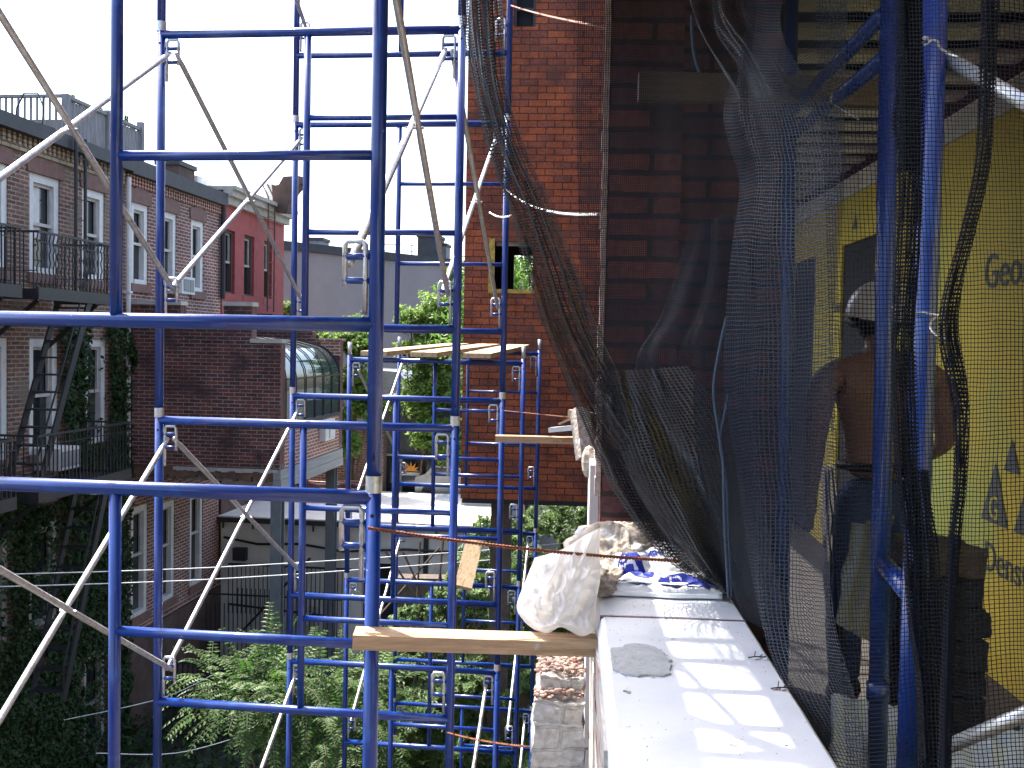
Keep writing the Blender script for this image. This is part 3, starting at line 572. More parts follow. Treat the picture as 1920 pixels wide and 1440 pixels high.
# fence and stair in the yard
yf = thing('iron_fence', 'black iron fence with ring pattern below the red brick house', 'fence', GL @ Vector((-8.6, 17.7, GZ)), -radians(LA))
q = MB()
for k in range(26): q.bar((.1*k, 0, 0), (.1*k, 0, 1.55), .018, .018)
q.build('bars', M['black'], yf)
q = MB(); q.bar((0, 0, 1.55), (2.5, 0, 1.55), .03, .03); q.bar((0, 0, 1.32), (2.5, 0, 1.32), .03, .02); q.bar((0, 0, .2), (2.5, 0, .2), .03, .02)
for k in range(25): q.tube([(.05+.1*k+.045*cos(j*pi/4), 0, 1.435+.1*sin(j*pi/4)) for j in range(9)], .007, 4)
q.build('rails', M['black'], yf)
yf2 = thing('iron_fence', 'black spiked iron gate and stair rail in front of the low grey building', 'fence', GL @ Vector((-8.9, 20.6, GZ)), -radians(LA))
q = MB()
for k in range(30): q.bar((.1*k, 0, .1), (.1*k, 0, 2.25 if k > 6 else 1.9), .018, .018)
for k in range(28): q.bar((.2+.1*k, .7, 1.5), (.2+.1*k, .7, 2.6), .016, .016)
q.build('bars', M['black'], yf2)
q = MB(); q.bar((0, 0, .2), (3, 0, .2), .04, .03); q.bar((0, 0, 2.1), (3, 0, 2.1), .04, .03); q.bar((.2, .7, 2.6), (3, .7, 2.6), .04, .04); q.bar((.2, .7, 1.7), (3, .7, 1.5), .04, .04); q.bar((.4, .3, .9), (2.2, .3, 2.9), .04, .05); q.build('rails', M['black'], yf2)
q = MB()
for k in range(8): q.box((.5+.2*k, .35, .2*k), (.72+.2*k, 1.2, .2*k+.2))
q.build('steps', M['roofg'], yf2)

# ------------------------------------------------------------------ big taupe building and what stands on it
A0 = Vector((-7.6, 29.5)); dB = (Vector((-1.9, 36))-Vector((-7.02, 30.1))).normalized(); ang = -atan2(dB.y, dB.x)
tb = thing('stucco_building', 'large windowless taupe stucco building behind the gardens', 'building', (A0.x, A0.y, GZ), -ang)
q = MB(); q.box((0, 0, 0), (14, 12, Z(2.72))); q.build('wall', M['taupe'], tb)
q = MB(); q.box((-.1, -.08, Z(2.722)), (14, .3, Z(2.98))); q.box((0, .3, Z(2.722)), (14, 12, Z(2.8))); q.build('parapet_flashing', M['tar'], tb)
chim('chimney', 'small brick chimney with a pipe on the taupe building, left end', 'chimney', 579, 604, 445, 33.5, 2.8, M['oldwood'])
chim('roof_box', 'low pale roof box beside the small brick chimney', 'roof box', 606, 630, 457, 34.5, 2.8, M['white'], cap=False)
chim('water_tank', 'black square tank on the taupe building roof', 'tank', 783, 822, 439, 35.5, 2.8, M['tar'], dy=1.2)
chim('roof_box', 'grey brick roof box beside the black tank', 'roof box', 824, 837, 456, 36, 2.8, M['oldwood'])
rr = thing('roof_railing', 'thin metal railing along the taupe building roof', 'railing', P(655, 470, 34), 0)
q = MB()
for k in range(5):
    a = P(656+k*29, 456+k*.8, 34+k*.4); b = P(656+k*29, 480+k, 34+k*.4); q.bar(b, a, .03, .03)
a = P(656, 456, 34); b = P(775, 460, 35.6); q.bar(a, b, .03, .03); q.bar(a-Vector((0, 0, .22)), b-Vector((0, 0, .22)), .025, .025); q.build('rail', M['greyboard'], rr, world=True)
# shop back, brick wall, shed
sh = thing('glazed_shop', 'dark glazed rear of a shop with white mullions behind the white roof', 'building', P(795, 932, 27.5), -radians(LA)); 
def SB(px, py, d=27.5): return P(px, py, d)
a = wmat(sh).inverted() @ SB(712, 935); b = wmat(sh).inverted() @ SB(935, 745)
q = MB(); q.box((a.x, .1, a.z-1), (b.x, 3.5, b.z)); q.build('wall', mat('dark_slate', (.06, .065, .07), .6), sh)
za = (wmat(sh).inverted() @ SB(760, 856)).z
q = MB(); q.box((a.x+.1, .05, a.z+.1), (b.x-.1, .096, za)); q.build('glazing', M['glass'], sh)
q = MB()
for px in (715, 751, 801, 850): x = (wmat(sh).inverted() @ SB(px, 900)).x; q.box((x-.03, 0, a.z+.1), (x+.03, .049, za))
q.box((a.x, 0, za+.001), (b.x, .049, za+.06)); q.box((a.x, -.01, a.z), (b.x, .06, a.z+.1)); q.build('mullions', M['greyboard'], sh)
sg = thing('shop_sign', 'orange starburst sign with a white strip in the shop window', 'sign', P(770, 890, 27.35), -radians(LA))
q = MB(); pts = []
for k in range(13):
    th = pi*k/12; r = .26 if k % 2 == 0 else .13; pts.append((r*cos(th), .09+r*sin(th)))
q.prism(pts, 0, .02); q.build('starburst', M['orange'], sg, fixn=True)
q = MB(); q.box((-.27, 0, -.02), (.27, .02, .06)); q.build('text_strip', M['white'], sg)
car = thing('parked_car', 'pale parked car half hidden behind the shop glazing', 'car', P(812, 925, 27.0), -radians(LA))
q = MB(); q.prism([(-.5, 0), (1.3, 0), (1.3, .45), (1.0, .5), (.7, .72), (0, .75), (-.25, .5), (-.5, .42)], 0, .12); q.build('body', mat('silver_paint', (.35, .35, .33), .3, metal=.3), car, fixn=True)
q = MB(); q.prism([(-.1, .5), (.9, .5), (.68, .68), (.05, .70)], -.01, .0); q.build('windows', M['glass'], car, fixn=True)
for x in (-.15, .9): q = MB(); q.tube([(x, -.04, .05), (x, .05, .05)], .16, 12); q.build('wheel', M['black'], car)
bw = thing('garden_wall', 'old dull red brick wall beside the glazed shop', 'wall', P(675, 932, 27), -radians(LA))
q = MB(); q.box((-2.6, .3, -2.5), (.55, .7, 1.9)); q.build('masonry', M['brickA'], bw)
sd = thing('garden_shed', 'grey shed with a pale sheet metal roof behind the tower scaffold', 'shed', P(725, 930, 29), -radians(LA))
q = MB(); q.box((-.45, .2, -1), (.75, 2, 2.7)); q.build('walls', M['roofg'], sd)
q = MB(); q.prism([(-.65, 2.72), (.95, 2.72), (.95, 2.8), (.3, 3.6), (-.65, 3.65)], 0, 2.2); q.build('roof', mat('pale_sheet_metal', (.42, .47, .5), .4, metal=.3), sd, fixn=True)

# ------------------------------------------------------------------ trees
tree('bright green tree in front of the taupe wall right of the big post', P(790, 960, 27.3)+Vector((0, .3, -3.2)), 4.5,
     [(P(770, 600, 27), .55), (P(815, 590, 27), .75), (P(800, 660, 27), .85), (P(845, 560, 27.5), .5), (P(790, 740, 27), .75), (P(830, 720, 27), .9), (P(800, 810, 26.5), .65), (P(845, 830, 26.5), .7), (P(760, 660, 27), .4), (P(845, 640, 27), .9), (P(850, 510, 28), .35)], 30000, .085, M['leafE'])
tree('loose green tree between the greenhouse and the big post', P(660, 960, 27)+Vector((0, 0, -3.2)), 5,
     [(P(650, 640, 26.5), .5), (P(680, 650, 26.5), .6), (P(660, 720, 26.5), .75), (P(690, 760, 26.5), .6), (P(650, 830, 26), .5), (P(670, 610, 27), .4), (P(640, 780, 26), .4)], 15000, .09, M['leafE'])
tree('tuft of bright leaves beside the red painted house', P(535, 960, 27.8)+Vector((0, 0, -3.2)), 6.0,
     [(P(536, 585, 27.7), .35), (P(545, 625, 27.7), .45), (P(575, 632, 27.7), .45), (P(610, 640, 27.7), .4)], 5000, .085, M['leafE'])
tree('green tree seen through the brick siding building window', (.4, 21.5, GZ), 7.5, [((-.5, 20.5, 1.2), 1.1), ((-1.0, 20.5, .2), .9), ((.3, 21, 1.8), 1.0), ((-.4, 20, -.9), .9)], 3500, .11, M['leafA'])

# compound leaf shrub (many arching fronds of paired leaflets)
def frond(mb, mbs, p, d, L, n_, ls):
    p = Vector(p); d = Vector(d).normalized(); pts = [p.copy()]; side = d.cross(Vector((0, 0, 1))).normalized()
    for k in range(n_):
        d = (d+Vector((0, 0, -.09))).normalized(); p = p+d*(L/n_); pts.append(p.copy())
        for s in (-1, 1):
            t = (side*s+d*.35+Vector((0, 0, -.25))).normalized(); bt = d; s_ = ls*random.uniform(.75, 1.15)*(1-.4*k/n_)
            nv = t.cross(bt).normalized()*.12*s_
            mb.poly([p, p+t*s_*.45-bt*s_*.24+nv, p+t*s_, p+t*s_*.45+bt*s_*.24+nv], [(0, 0), (1, 0), (1, 1), (0, 1)])
    mbs.tube(pts, .0035, 4, caps=False)
def frond_shrub(label, base, centers, nf, L, ls, lm):
    t = thing('leafy_shrub', label, 'shrub', base); q, s = MB(), MB(); base = Vector(base)
    for c, r in centers:
        c = Vector(c); s.tube([base, base.lerp(c, .5)+Vector((.1, 0, .3)), c], .02, 6, rads=[.035, .025, .01])
        for _ in range(int(nf*r*r)):
            o = Vector((random.gauss(0, 1), random.gauss(0, 1), random.gauss(0, .7)))*r*.5
            frond(q, s, c+o, (o.normalized()+Vector((random.uniform(-.5, .5), random.uniform(-.6, .3), random.uniform(.0, .6)))), L*random.uniform(.6, 1.2), 10, ls)
    s.build('stem', M['bark'], t, world=True); q.build('foliage', lm, t, world=True)
b0 = P(560, 1500, 11.5); b0.z = GZ
frond_shrub('big arching shrub with feathery paired leaves at bottom left centre', b0,
   [(P(470, 1310, 11), .5), (P(530, 1300, 11.3), .55), (P(600, 1305, 11.5), .6), (P(430, 1290, 11.4), .35), (P(610, 1400, 10.8), .4), (P(660, 1345, 11.2), .65), (P(400, 1260, 11.5), .22), (P(650, 1430, 10.8), .55), (P(690, 1310, 11.6), .5), (P(560, 1275, 11.8), .3)], 250, .50, .095, M['leafB'])
# wall of climbing foliage right of centre
q = MB(); s = MB()
def topline(px): 
    pts = [(690, 1225), (730, 1160), (780, 1130), (830, 1090), (870, 1010), (900, 960), (950, 985), (1000, 940), (1060, 945), (1120, 940), (1180, 960)]
    for (a, b), (c, d) in zip(pts, pts[1:]):
        if a <= px <= c: return b+(d-b)*(px-a)/(c-a)
    return 1225 if px < 690 else 960
for _ in range(70000):
    px = random.uniform(640, 1170); t = topline(px)+26*nz((px*.03, 1, 0), 1)+14*nz((px*.11, 3, 0), 1); py = t+(1530-t)*random.random()**.9
    if px < 730 and (py < 1210 or random.random() > (px-630)/110): continue
    if nz((px*.02, py*.02, 5), 1) + .6*nz((px*.06, py*.06, 8), 1) < -.5: continue
    d = 13.9 - (py-t)/500*1.7 + .9*nz((px*.012, py*.012, 0), 1) + .35*nz((px*.05, py*.05, 1), 1)
    leaf_quads(q, P(px, py, d), .058, nrm=(-.2, -.5, .6), elong=1.5)
tag(q.build('climbing_foliage', M['leafD']), 'thick small leaved climbing foliage under the brick siding building', 'foliage', kind='stuff')
q = MB(); 
for _ in range(40): 
    px = random.uniform(740, 1100); py = random.uniform(1260, 1500); a = P(px, py, 13.3); q.tube([a, a+Vector((random.uniform(-.4, .4), 0, 1.0)), a+Vector((random.uniform(-.6, .6), .1, 1.9))], .015, 5)
q.box((-1.7, 15.2, GZ), (1.5, 15.5, -3.6)); tag(q.build('foliage_backing_fence', M['bark']), 'dark timber fence hidden behind the climbing foliage', 'fence')
# dark low garden growth bottom left
q = MB()
for _ in range(16000):
    x = random.uniform(-8.5, 1.0); y = random.uniform(9.5, 21.0); 
    hgt = .5+1.0*max(0, nz((x, y, 0), .45))
    leaf_quads(q, (x, y, GZ+hgt*random.random()), .10, nrm=(0, 0, 1))
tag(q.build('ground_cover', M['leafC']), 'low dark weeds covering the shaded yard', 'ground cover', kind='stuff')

# ------------------------------------------------------------------ brick siding building
ins = thing('siding_building', 'tall building clad in red brick patterned asphalt siding', 'building', GB @ Vector((-1.3, 12.0, -1.87)), -radians(BA))
def IB(px, py, y=12.0): h = hit(px, py, BA, 'y', y); return h.x+1.3, h.z+1.87
x0, zt = IB(925, 452); x1, zb = IB(998, 545); vx0, vt = IB(965, -30); vx1, vb = IB(1004, 50)
q = MB(); holed(q, 0, 0, 4.2, 0, 8.5, [(x0, x1, zb, zt), (vx0, vx1, vb, vt)], axis='y', sgn=-1, depth=.16)
q.box((0, .002, 0), (.012, 1.1, 8.5)); q.box((.013, .17, 0), (4.18, 1.1, .02)); q.box((4.185, .002, 0), (4.2, 1.1, 8.5)); q.box((0, .002, 8.4), (4.2, 1.1, 8.5)); q.build('wall', M['insul'], ins)
bx0, _ = IB(963, 520, 13.0); bx1, _ = IB(1006, 520, 13.0); _, bt = IB(980, 478, 13.0); _, bb = IB(980, 550, 13.0)
q = MB(); holed(q, 1.0, .013, 4.18, .03, 8.4, [(bx0, bx1, bb, bt)], axis='y', sgn=-1, depth=.1); q.box((.013, .3, zb-.35), (4.18, .99, zb-.3)); q.box((.013, .3, zt+.45), (4.18, .99, zt+.5)); q.build('interior', M['dark'], ins)
q = MB(); q.box((x0-.05, -.010, zb-.04), (x0+.02, .03, zt+.03)); q.box((x0+.021, -.010, zb-.035), (x1+.03, .03, zb+.012)); q.build('window_trim', mat('ochre_trim', (.36, .25, .05), .8, var=.5, vs=20), ins)
q = MB(); q.box((x0+.03, .06, zt-.05), (x1, .10, zt)); q.build('window_head', M['oldwood'], ins)
q = MB(); q.box((vx0, .03, vb), (vx0+.03, .07, vt)); q.box((vx1-.03, .03, vb), (vx1, .07, vt)); q.box((vx0+.03, .03, vb+.2), (vx1-.03, .07, vb+.23)); q.build('vent_frame', M['black'], ins)
q = MB(); q.box((vx0, .12, vb), (vx1, .15, vt)); q.build('vent', M['dark'], ins)
q = MB(); q.box((.02, -.02, -.05), (4.2, .2, -.004)); q.build('base_trim', M['dark'], ins)
for xx in (.35, 2.0):
    q = MB(); q.box((xx, .3, GZ+1.87), (xx+.25, .55, -.05)); q.build('support_post', M['bark'], ins)

# ------------------------------------------------------------------ scaffold frames
LEVEL = 1.93; RL = .0213
def lock(f, x, z, s):
    o = MB()                      # galvanised gravity lock: open U of rod on two short pins
    y = -.002; pts = [(x-.029, y, z-.06), (x-.029, y, z+.052), (x-.022, y, z+.064), (x+.022, y, z+.064), (x+.03, y, z+.052), (x+.03, y, z-.02), (x+.03, y, z-.14)]
    if s < 0: pts = [(2*x-a, b, c) for a, b, c in pts]
    o.tube(pts, .0078, 8); lo = o.build('brace_lock', M['galv'], f, smooth=True)
    far = x+(.03 if s > 0 else -.03); near = x-(.034 if s > 0 else -.034)
    for dz in (.022, -.045): o = MB(); o.tube([(near, 0, z+dz), (far+(.01 if s > 0 else -.01), 0, z+dz)], .0095, 8); o.build('lock_pin', M['blue'], lo, smooth=True)
def make_frame():
    f = thing('scaffold_bay', '', 'scaffold frame')
    for x in (0, -1.52):
        o = MB(); o.tube([(x, 0, 0), (x, 0, LEVEL)], RL, 16); o.build('leg', M['blue'], f, smooth=True)
    for nm, z, r, xa in (('top_bar', 1.893, RL, -1.52), ('bottom_bar', .448, RL, -1.52), ('rung', 1.476, .0145, -.765), ('rung', .917, .0145, -.765)):
        o = MB(); o.tube([(xa+.001, 0, z), (-.001, 0, z)], r, 14); o.build(nm, M['blue'], f, smooth=True)
    o = MB(); o.tube([(-.765, 0, .45), (-.765, 0, 1.89)], .0175, 14); o.build('stud', M['blue'], f, smooth=True)
    for x in (0, -1.52):
        o = MB(); o.tube([(x, 0, -.022), (x, 0, .026)], RL+.0022, 18, caps=False); o.build('coupling_collar', M['galv'], f, smooth=True)
    for x in (0, -1.52):
        for z in (.072, 1.845): o = MB(); o.tube([(x+.002, -RL-.0008, z), (x+.002, -RL+.004, z)], .0055, 10); ho = o.build('pin_hole', M['dark'], f)
    for z in (1.80, .615): lock(f, -.062, z, 1); lock(f, -1.52+.062, z, -1)
    return f
proto = make_frame()
STK = {1: (-.382, 2.80, -.40), 2: (-.275, 4.90, -.38), 3: (-.065, 7.03, -.36), 4: (.095, 8.55, -2.05), 5: (.285, 10.68, -1.985)}
NM = {1: 'nearest stack', 2: 'second stack', 3: 'third stack', 4: 'front of the far plank tower', 5: 'back of the far plank tower'}
LV = {1: {1: 'above the photo frame', 0: 'upper, bars at eye level', -1: 'lower, crossing the bottom left'}, 2: {1: 'topmost', 0: 'middle, level with the sky', -1: 'lower, in front of the brick extension'},
      3: {1: 'topmost', 0: 'second down, level with the grey wall', -1: 'third down, in front of the white roof', -2: 'lowest, in front of the shrub'},
      4: {0: 'top, carrying the planks', -1: 'middle, in front of the foliage', -2: 'lowest'}, 5: {0: 'top, against the brick siding', -1: 'middle, in front of the foliage', -2: 'lowest, deep in the foliage'}}
first = True; FR = {}
for s, (x, y, zj) in STK.items():
    for lv, ds in LV[s].items():
        f = proto if first else copy_tree(proto); first = False
        f.location = (x, y, zj+LEVEL*lv); f.rotation_euler = (0, 0, -radians(LA)); f['group'] = 'blue scaffold frames'
        f['label'] = 'blue tube scaffold frame, %s (%s)' % (NM[s], ds); FR[s, lv] = f
def SP(s, lx, z):                        # point in a stack: lx from the right leg
    x, y, zj = STK[s]; exx, eyy = axes(LA); v = Vector((x, y, 0))+exx*lx; return Vector((v.x, v.y, z))
pins = MB(); 
for s in (4, 5):
    zt = STK[s][2]+LEVEL
    for k, lx in enumerate((0, -1.52)):
        o = MB(); o.tube([SP(s, lx, zt), SP(s, lx, zt+.115)], .0185, 12); tag(o.build('coupling_pin', M['galv'], smooth=True), 'grey coupling pin on top of the %s %s leg of the far tower' % ('front' if s == 4 else 'back', 'right' if k == 0 else 'left'), 'coupling pin', 'coupling pins on the far tower')
def brace(s1, s2, side, z_top, label):
    lx = -.062 if side == 'R' else -1.52+.062; sg = -1 if side == 'R' else 1
    zo = {1: 0, 2: 0, 3: 0, 4: 0, 5: 0}
    a0, a1 = SP(s1, lx, z_top[0]), SP(s2, lx, z_top[1]-1.185); b0, b1 = SP(s1, lx, z_top[0]-1.185), SP(s2, lx, z_top[1])
    t = thing('cross_brace', label, 'cross brace', (a0+b1)/2 - Vector((0, 0, .6)), 0, 'galvanised cross braces')
    exx, eyy = axes(LA)
    for (p, q_, off) in ((a0, a1, .012), (b0, b1, -.012)):
        d = (q_-p).normalized(); o = MB(); m1 = p+exx*off*1.3; m2 = q_+exx*off*1.3; L = (m2-m1).length
        pts = [m1, m1+d*.05, m1+d*.09, m1.lerp(m2, .47), m1.lerp(m2, .5), m1.lerp(m2, .53), m2-d*.09, m2-d*.05, m2]
        o.tube(pts, .013, 12, rads=[.010, .011, .0135, .0135, .011, .0135, .0135, .011, .010]); o.build('brace_tube', M['galv'], t, smooth=True, world=True)
    c = (a0+a1+b0+b1)/4; o = MB(); o.tube([c-exx*.035, c+exx*.035], .006, 8); o.build('centre_rivet', M['galv'], t, world=True)
T = 1.80
brace(1, 2, 'L', (-.40+T, -.38+T), 'long cross brace at upper left joining the nearest and second stacks')
brace(1, 2, 'L', (-.40-LEVEL+T, -.38-LEVEL+T), 'long cross brace at lower left in front of the ivy')
brace(1, 2, 'R', (-.40+T, -.38+T), 'cross brace right of the big near post crossing the sky')
brace(2, 3, 'L', (-.38+T, -.36+T), 'cross brace in front of the red painted house')
brace(2, 3, 'L', (-.38-LEVEL+T, -.36-LEVEL+T), 'cross brace below the brick extension')
brace(2, 3, 'L', (-.38-2*LEVEL+T, -.36-2*LEVEL+T), 'cross brace in front of the feathery shrub')
brace(2, 3, 'R', (-.38+T, -.36+T), 'cross brace in front of the brick siding wall')
brace(2, 3, 'R', (-.38-2*LEVEL+T, -.36-2*LEVEL+T), 'cross brace at bottom centre in front of the climbing foliage')
brace(2, 3, 'L', (-.38+LEVEL+T, -.36+LEVEL+T), 'cross brace leaving the top of the photo on the left stack side')
brace(2, 3, 'R', (-.38+LEVEL+T, -.36+LEVEL+T), 'cross brace leaving the top of the photo behind the netting')
brace(4, 5, 'L', (-2.05+T, -1.985+T), 'thin cross brace under the planks of the far tower')
brace(4, 5, 'L', (-2.05-LEVEL+T, -1.985-LEVEL+T), 'thin cross brace in front of the low grey building, far tower')
brace(4, 5, 'R', (-2.05-LEVEL+T, -1.985-LEVEL+T), 'thin cross brace on the right side of the far tower')
brace(4, 5, 'R', (-2.05-2*LEVEL+T, -1.985-2*LEVEL+T), 'lowest thin cross brace on the right side of the far tower')
# planks on the far tower
zt = -2.05+LEVEL*1+.0
for k, (lx0, lx1, w_, ld) in enumerate(((-1.22, -.95, .19, 'left'), (-.80, -.60, .22, 'middle'), (-.36, -.26, .2, 'right'))):
    a = SP(4, lx0, -.12+.03); b = SP(5, lx1, -.055+.03); d = (b-a).normalized(); o = MB(); o.bar(a-d*.25, b+d*.3, .235, .04)
    tag(o.build('scaffold_plank', M['wood_y']), 'pale scaffold plank lying on the far tower, %s one of three' % ld, 'plank', 'planks on the far tower')
o = MB(); a = P(890, 1012, 7.9); b = P(868, 1102, 7.6); o.bar(a, b+(b-a)*.0, .135, .04, up=(0, 1, 0)); tag(o.build('leaning_board', M['wood_y']), 'short pale board standing at a slant inside the scaffold', 'board')
# added planks and bars overhead, unseen, placed to shade the ledge
pp = thing('shade_platform', 'unseen added platform of planks and bars that shades the ledge', 'scaffold platform', GB @ Vector((0, 3, 1.35)), -radians(BA))
o = MB(); o.box((-1.03, -1.1, .12), (-.75, .95, .16)); o.build('plank', M['wood_y'], pp)
for k in range(6):
    o = MB(); o.box((-.515+k*.26, -1.3, 0), (-.515+k*.26+.25, .95 if k > 1 else .95, .04)); o.build('plank', M['wood_y'], pp)
for yy in (.44, .27, .06, -.15, -.42): o = MB(); o.tube([(-1.3, yy, -.03), (1.0, yy, -.03)], .024, 8); o.build('shade_bar', M['blue'], pp)

# ------------------------------------------------------------------ our building: knee wall, coping, piers, terrace
kw = thing('knee_wall', 'knee wall of our building under the pale cast stone ledge', 'wall', GB @ Vector((.3, 2.2, GZ)), -radians(BA))
def kl(x, y, z): return (x-.3, y-2.2, z-GZ)
o = MB(); o.box(kl(.14, -1.59, GZ), kl(.47, 3.38, -.865)); o.build('wall', brick('brick_raw', (.32, .12, .085), (.22, .10, .075), (.40, .33, .28), bump=1, dirt=(.35, .27, .22)), kw)
# coping stones with a weathered chamfer, modelled as two stones with an open joint
def coping(y0, y1):
    o = MB(); n_ = max(2, int((y1-y0)/.06)); prof = [(.115, -.87), (.092, -.85), (.090, -.79), (.098, -.757), (.108, -.75), (.30, -.749), (.492, -.75), (.50, -.757), (.505, -.80), (.505, -.87)]
    R_ = []
    for j in range(n_+1):
        y = y0+(y1-y0)*j/n_; R_.append([kl(x+.0015*nz((x*9, y*7, 0), 1), y, z+.0012*nz((x*11, y*9, 3), 1)) for x, z in prof])
    o.grid(R_, [[(x, y0+(y1-y0)*j/n_) for x, z in prof] for j in range(n_+1)])
    o.poly(list(reversed(R_[0]))); o.poly(R_[-1]); return o
cm = mat('cast_stone_coping', (.68, .705, .745), .78, var=.06, vs=5, bump=.12, bs=140, col2=(.60, .63, .67), spots=3)
coping(-.8, 2.766).build('coping_stone', cm, kw); coping(2.788, 3.5).build('coping_stone', cm, kw)
o = MB(); o.box(kl(.096, 2.7665, -.86), kl(.498, 2.7875, -.7515)); o.build('joint_mortar', mat('pink_mortar', (.17, .09, .08), .95, var=.5, vs=60, bump=.8), kw)
o = MB(); cx, cy = .19, 2.38
pts = []
for k in range(60):
    th = 2*pi*k/60; r = 1+.30*nz((cos(th)*1.5, sin(th)*1.5, 0), 1)+.12*nz((cos(th)*6, sin(th)*6, 0), 1); pts.append((cx-.012+.088*r*cos(th), cy+.11*r*sin(th)))
top = [kl(max(x, .112), y, -.7445) for x, y in pts]; o.poly(top); bot = [kl(max(x, .112), y, -.749) for x, y in pts]
for i in range(60): j = (i+1) % 60; o.poly([bot[i], bot[j], top[j], top[i]])
tag(o.build('mortar_patch', mat('wet_mortar', (.40, .42, .43), .85, var=.15, vs=30, bump=.6), kw), 'round grey mortar patch')
o = MB()
for (px, py, s_) in ((1415, 1236, 3), (1430, 1235, 2), (1455, 1292, 3), (1470, 1294, 2), (1216, 1268, 2.4), (1180, 1297, 2.4), (1245, 1232, 2), (1226, 1249, 1.5), (1425, 1323, 1.2), (1475, 1398, 1.2), (1178, 1363, .9), (1260, 1198, 1.2)):
    p = hit(px, py, BA, 'z', -.748); 
    for k in range(3): o.ball(kl(p.x+random.uniform(-.004, .004)*s_, p.y+random.uniform(-.003, .003)*s_, -.7475), .0014*s_, 6, 4, sc_=(1.6, .8, .6))
for _ in range(230):
    x, y = random.uniform(.11, .49), random.uniform(1.75, 3.1) if random.random() < .5 else random.uniform(2.6, 3.1); o.ball(kl(x, y, -.7488), random.uniform(.0006, .0016), 5, 3)
o.build('debris_crumbs', M['mortar'], kw)
def twig(px, py, sc_=1):
    p = hit(px, py, BA, 'z', -.748); o = MB(GB)
    o.tube([p+Vector((-.02, -.004, .002)), p+Vector((0, .0, .004)), p+Vector((.024, .003, .003))], .0016, 5); o.tube([p+Vector((-.004, 0, .004)), p+Vector((-.002, .004, .016))], .0012, 5); o.tube([p+Vector((.006, 0, .003)), p+Vector((.016, .006, .008))], .0012, 5)
    return o
tag(twig(1418, 1234).build('wire_scrap', M['black']), 'tiny dark wire scrap on the ledge, farther one', 'wire scrap'); tag(twig(1462, 1292).build('wire_scrap', M['black']), 'tiny dark wire scrap on the ledge, nearer one', 'wire scrap')
# torn timber strip and raw brick below the ledge
o = MB(GB)
for k in range(16):
    z0 = -.88-k*.12
    for j in range(3): o.bar((.088+.012*j+.006*nz((k, j, 0), 1), 1.9+.1*j+random.uniform(-.2, .2), z0+random.uniform(-.03, .03)), (.09+.012*j+.006*nz((k, j, 4), 1), 3.35, z0+random.uniform(-.03, .03)), .008+.006*random.random(), .10)
tag(o.build('torn_cladding', mat('peeling_paint_timber', (.52, .48, .44), .85, var=.4, vs=9, stretch=(8, .7, 8), col2=(.32, .10, .07), spots=5, bump=.6)), 'torn peeling strip of cladding hanging under the ledge edge', 'cladding')
# white painted brick stub below
o = MB(GB); st = thing('masonry_stub', 'white painted brick stub with a broken rubble top below the ledge', 'masonry', GB @ Vector((-.01, 3.5, GZ)), -radians(BA))
def rough(o, a, b, step, amp, seed=0):
    def dsp(p): p = Vector(p); return p+Vector((nz(p, 9, seed), nz(p, 9, seed+3), nz(p, 9, seed+6)))*amp+Vector((nz(p, 35, seed), nz(p, 35, seed+3), nz(p, 35, seed+6)))*amp*.5
    (x0, y0, z0), (x1, y1, z1) = a, b
    def face(f, ul, vl):
        nu, nv = max(1, int(ul/step)), max(1, int(vl/step)); o.grid([[dsp(f(i/nu, j/nv)) for i in range(nu+1)] for j in range(nv+1)], [[(i/nu*ul, j/nv*vl) for i in range(nu+1)] for j in range(nv+1)])
    face(lambda u, v: (x0+(x1-x0)*u, y0, z0+(z1-z0)*v), x1-x0, z1-z0); face(lambda u, v: (x1+(x0-x1)*u, y1, z0+(z1-z0)*v), x1-x0, z1-z0)
    face(lambda u, v: (x0, y1+(y0-y1)*u, z0+(z1-z0)*v), y1-y0, z1-z0); face(lambda u, v: (x1, y0+(y1-y0)*u, z0+(z1-z0)*v), y1-y0, z1-z0); face(lambda u, v: (x0+(x1-x0)*u, y0+(y1-y0)*v, z1), x1-x0, y1-y0)
o = MB(); o.box((-.085, -.19, 0), (.075, .23, Z(-2.6))); rough(o, (-.095, -.2, Z(-2.6)), (.08, .24, Z(-1.26)), .02, .014, 1); rough(o, (-.085, -.185, Z(-1.27)), (.075, .24, Z(-1.19)), .012, .016, 5); rough(o, (-.07, -.14, Z(-1.20)), (.07, .24, Z(-1.13)), .012, .02, 9); o.build('brickwork', M['whitebrick'], st)
o = MB()
for _ in range(900):
    x, y = random.uniform(-.085, .075), random.uniform(-.18, .24); z0 = -1.125 if y > -.13 else -1.185
    o.ball((x, y, Z(z0)+.035*random.random()*(1-abs(x)*6)), random.uniform(.002, .009), 5, 4, sc_=(1.4, 1, .6))
o.build('rubble_top', M['rubble'], st)
# piers
p1 = thing('brick_pier', 'dark brick pier standing on the ledge behind the netting', 'pier', GB @ Vector((.11, 3.42, -.86)), -radians(BA))
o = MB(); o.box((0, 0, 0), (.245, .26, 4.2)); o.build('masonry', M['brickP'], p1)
o = MB(); 
zz = 0
for k in range(60): z0 = .35+k*.065; o.box((-.016-.008*random.random(), -.004, z0), (-.001, .05, z0+.063))
o.build('torn_edge_strip', mat('pale_torn_edge', (.35, .26, .24), .9, var=.5, vs=18, bump=.5), p1)
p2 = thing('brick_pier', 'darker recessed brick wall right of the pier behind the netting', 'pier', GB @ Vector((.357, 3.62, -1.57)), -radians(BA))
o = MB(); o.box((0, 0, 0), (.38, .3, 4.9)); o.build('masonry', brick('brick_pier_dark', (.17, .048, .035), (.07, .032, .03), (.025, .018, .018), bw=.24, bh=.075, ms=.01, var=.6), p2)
ls = thing('lower_wall_stub', 'ragged lower wall end with white strip beyond the pier', 'wall', GB @ Vector((.16, 4.4, GZ)), -radians(BA))
